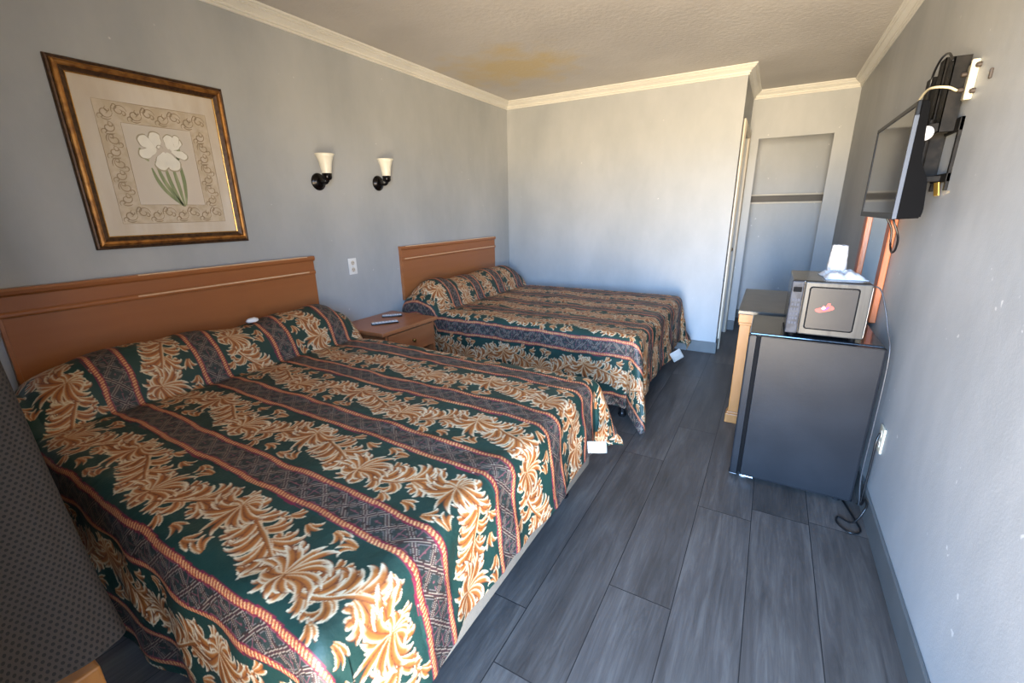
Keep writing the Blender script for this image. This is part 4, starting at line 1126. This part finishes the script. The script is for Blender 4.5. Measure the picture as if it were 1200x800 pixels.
o = obj('cable', Lw(tube([(W - 0.058, 2.30, 1.83), (W - 0.062, 2.36, 1.868), (W - 0.064, 2.45, 1.87), (W - 0.064, 2.52, 1.82), (W - 0.064, 2.50, 1.72), (W - 0.064, 2.42, 1.64), (W - 0.064, 2.38, 1.54), (W - 0.060, 2.37, 1.44)], 0.004)), M_CORDB, mt, True)
# old fixing hole on the right wall
tag(obj('wall_hook', box(W - 0.008, W, 2.086, 2.097, 1.722, 1.752, 0.003), M_SLOT), 'small dark hook stub on the right wall beyond the ivory plate', 'hook')

# ------------------------------------------------------------------ cords by the fridge
tag(obj('electric_cable', tube([(MX1 + 0.004, MY1 - 0.30, MZ1 - 0.016), (MX1 + 0.035, 2.37, MZ1 - 0.03), (3.058, 2.34, 0.93), (3.078, 2.31, 0.84), (3.090, 2.27, 0.77), (3.094, 2.258, 0.62), (3.094, 2.254, 0.40), (3.094, 2.252, 0.18), (3.108, 2.25, 0.05), (3.112, 2.30, 0.010)], 0.0032), M_CORDG, None, True),
    'thin grey cable drooping from the microwave down the right edge of the fridge', 'cable')
o = obj('power_cord', Lf(tube([(W - 0.012, 2.258, 0.400), (3.114, 2.246, 0.36), (3.114, 2.244, 0.25), (3.112, 2.24, 0.12), (3.112, 2.235, 0.05), (3.115, 2.20, 0.10), (3.108, 2.13, 0.10), (3.075, 2.12, 0.02), (3.03, 2.16, 0.006), (3.02, 2.11, 0.006), (3.06, 2.06, 0.006), (3.10, 2.09, 0.006), (3.09, 2.17, 0.006), (3.06, 2.30, 0.008)], 0.0042)), M_CORDB, fr, True)
o['label'] = 'black cord coiled on the floor by the door corner'

# ------------------------------------------------------------------ closet shelf
M_SHELF = mat('painted_shelf', lin(206, 200, 186), 0.5)
cs = thing('closet_shelf', ((NX0 + NX1) / 2, NY, 1.46), 'grey painted shelf board across the closet opening', 'shelf')
def Lc(bm):
    for v in bm.verts: v.co -= Vector(((NX0 + NX1) / 2, NY, 1.46))
    return bm
XA, XB = NX0 - 0.235, W - 0.001
obj('shelf_board', Lc(box(XA, XB, NY - 0.045, NY - 0.001, 1.467, 1.486, 0.002)), M_SHELF, cs)
obj('back_board', Lc(box(XA, XB, NY - 0.015, NY - 0.001, 1.398, 1.467, 0.001)), mat('shaded_grey_board', lin(96, 90, 82), 0.6), cs)  # darker grey paints in the shade of the recess beneath the shelf
obj('cleat', Lc(box(XA, XB, NY - 0.040, NY - 0.001, 1.380, 1.398, 0.002)), M_SHELF, cs)

# ------------------------------------------------------------------ curtain
def curtain_mat():
    m = bpy.data.materials.new('dark_dotted_curtain'); m.use_nodes = True
    nt = m.node_tree; N = nt.nodes; L = nt.links; b = N['Principled BSDF']
    uv = N.new('ShaderNodeUVMap'); sp = N.new('ShaderNodeSeparateXYZ'); L.new(uv.outputs[0], sp.inputs[0])
    def m_(op, a, c=None):
        n = N.new('ShaderNodeMath'); n.operation = op
        for i, v in enumerate((a, c)):
            if v is None: continue
            if isinstance(v, (int, float)): n.inputs[i].default_value = v
            else: L.new(v, n.inputs[i])
        return n.outputs[0]
    D_ = 0.0105
    v = m_('DIVIDE', sp.outputs[1], D_ * 0.8); row = m_('FLOOR', v)
    u = m_('ADD', m_('DIVIDE', sp.outputs[0], D_), m_('MULTIPLY', m_('MODULO', row, 2.0), 0.5))
    fu = m_('SUBTRACT', m_('FRACT', u), 0.5); fv = m_('SUBTRACT', m_('FRACT', v), 0.5)
    d = m_('SQRT', m_('ADD', m_('MULTIPLY', fu, fu), m_('MULTIPLY', m_('MULTIPLY', fv, fv), 0.64)))
    dot = m_('LESS_THAN', d, 0.27)
    mx = N.new('ShaderNodeMixRGB'); mx.inputs[1].default_value = lin(50, 43, 38); mx.inputs[2].default_value = lin(10, 8, 8)
    L.new(dot, mx.inputs[0]); L.new(mx.outputs[0], b.inputs['Base Color']); b.inputs['Roughness'].default_value = 0.8
    return m
M_CURT = curtain_mat()
def curtain():
    t = bmesh.new(); uvl = t.loops.layers.uv.new('UVMap')
    nz_, rows = 60, []
    ztop, zbot = 2.12, 0.495
    for k in range(nz_ + 1):
        f = k / nz_; z = zbot + (ztop - zbot) * f
        # right hand edge of the bundle leans out towards the hem
        xe = float(np.interp(z, [0.48, 0.60, 0.83, 1.08, 1.4, 2.12], [1.535, 1.45, 1.36, 1.29, 1.20, 1.12]))
        ye = 0.205
        pts = []
        n1 = 70
        x_start = 0.10
        for i in range(n1):                     # wavy front running along the window
            g = i / (n1 - 1); x = x_start + (xe - 0.03 - x_start) * g
            pts.append((x, ye - 0.030 + 0.022 * math.sin(g * 26 + 0.3 * math.sin(f * 3)) * (1 - 0.5 * g)))
        for i in range(1, 9):                   # turn at the edge
            a = PI / 2 * (1 - i / 8.0)
            pts.append((xe - 0.03 + 0.03 * math.cos(a), ye - 0.03 + 0.03 * math.sin(a) - 0.005 * (i == 0)))
        for i in range(1, 34):                  # the return back to the window, facing the room's open side
            g = i / 33
            pts.append((xe + 0.02 * g + 0.006 * math.sin(g * 11 + 2 * f), ye - 0.03 - g * 0.235))
        rows.append((z, pts))
    V = []; UV = []
    for z, pts in rows:
        s = 0; r = []; ru = []
        for i, p in enumerate(pts):
            if i: s += math.hypot(p[0] - pts[i - 1][0], p[1] - pts[i - 1][1])
            r.append(t.verts.new((p[0], p[1], z))); ru.append(s)
        tot = ru[-1]
        V.append(r); UV.append([(q - tot, z) for q in ru])
    for k in range(nz_):
        for i in range(len(V[0]) - 1):
            f = t.faces.new((V[k][i], V[k][i + 1], V[k + 1][i + 1], V[k + 1][i]))
            for lp, (a, c) in zip(f.loops, ((k, i), (k, i + 1), (k + 1, i + 1), (k + 1, i))): lp[uvl].uv = UV[a][c]
    o = obj('curtain', t, M_CURT, None, True)
    return tag(o, 'dark dotted curtain hanging beside the nearest bed', 'curtain')
curtain()
t = thing('curtain_rod', (0.9, 0.17, 2.135), 'black rod carrying the dotted curtain', 'curtain rod')
obj('rod', cyl((-0.85, 0, 0), (1.0, 0, 0), 0.012, n=16), M_BLACK, t, True)
for x in (-0.8, 0.95): obj('bracket', box(x - 0.01, x + 0.01, -0.29, 0.01, -0.01, 0.01), M_BLACK, t)
# wooden post under the curtain hem
b = box(1.345, 1.435, 0.085, 0.160, 0.0, 0.395, 0.006, 2)
box(1.335, 1.445, 0.075, 0.170, 0.0, 0.05, 0.004, bm=b)
tag(obj('wooden_post', b, M_PINE), 'pale wooden post standing on the floor under the curtain hem', 'wooden post')
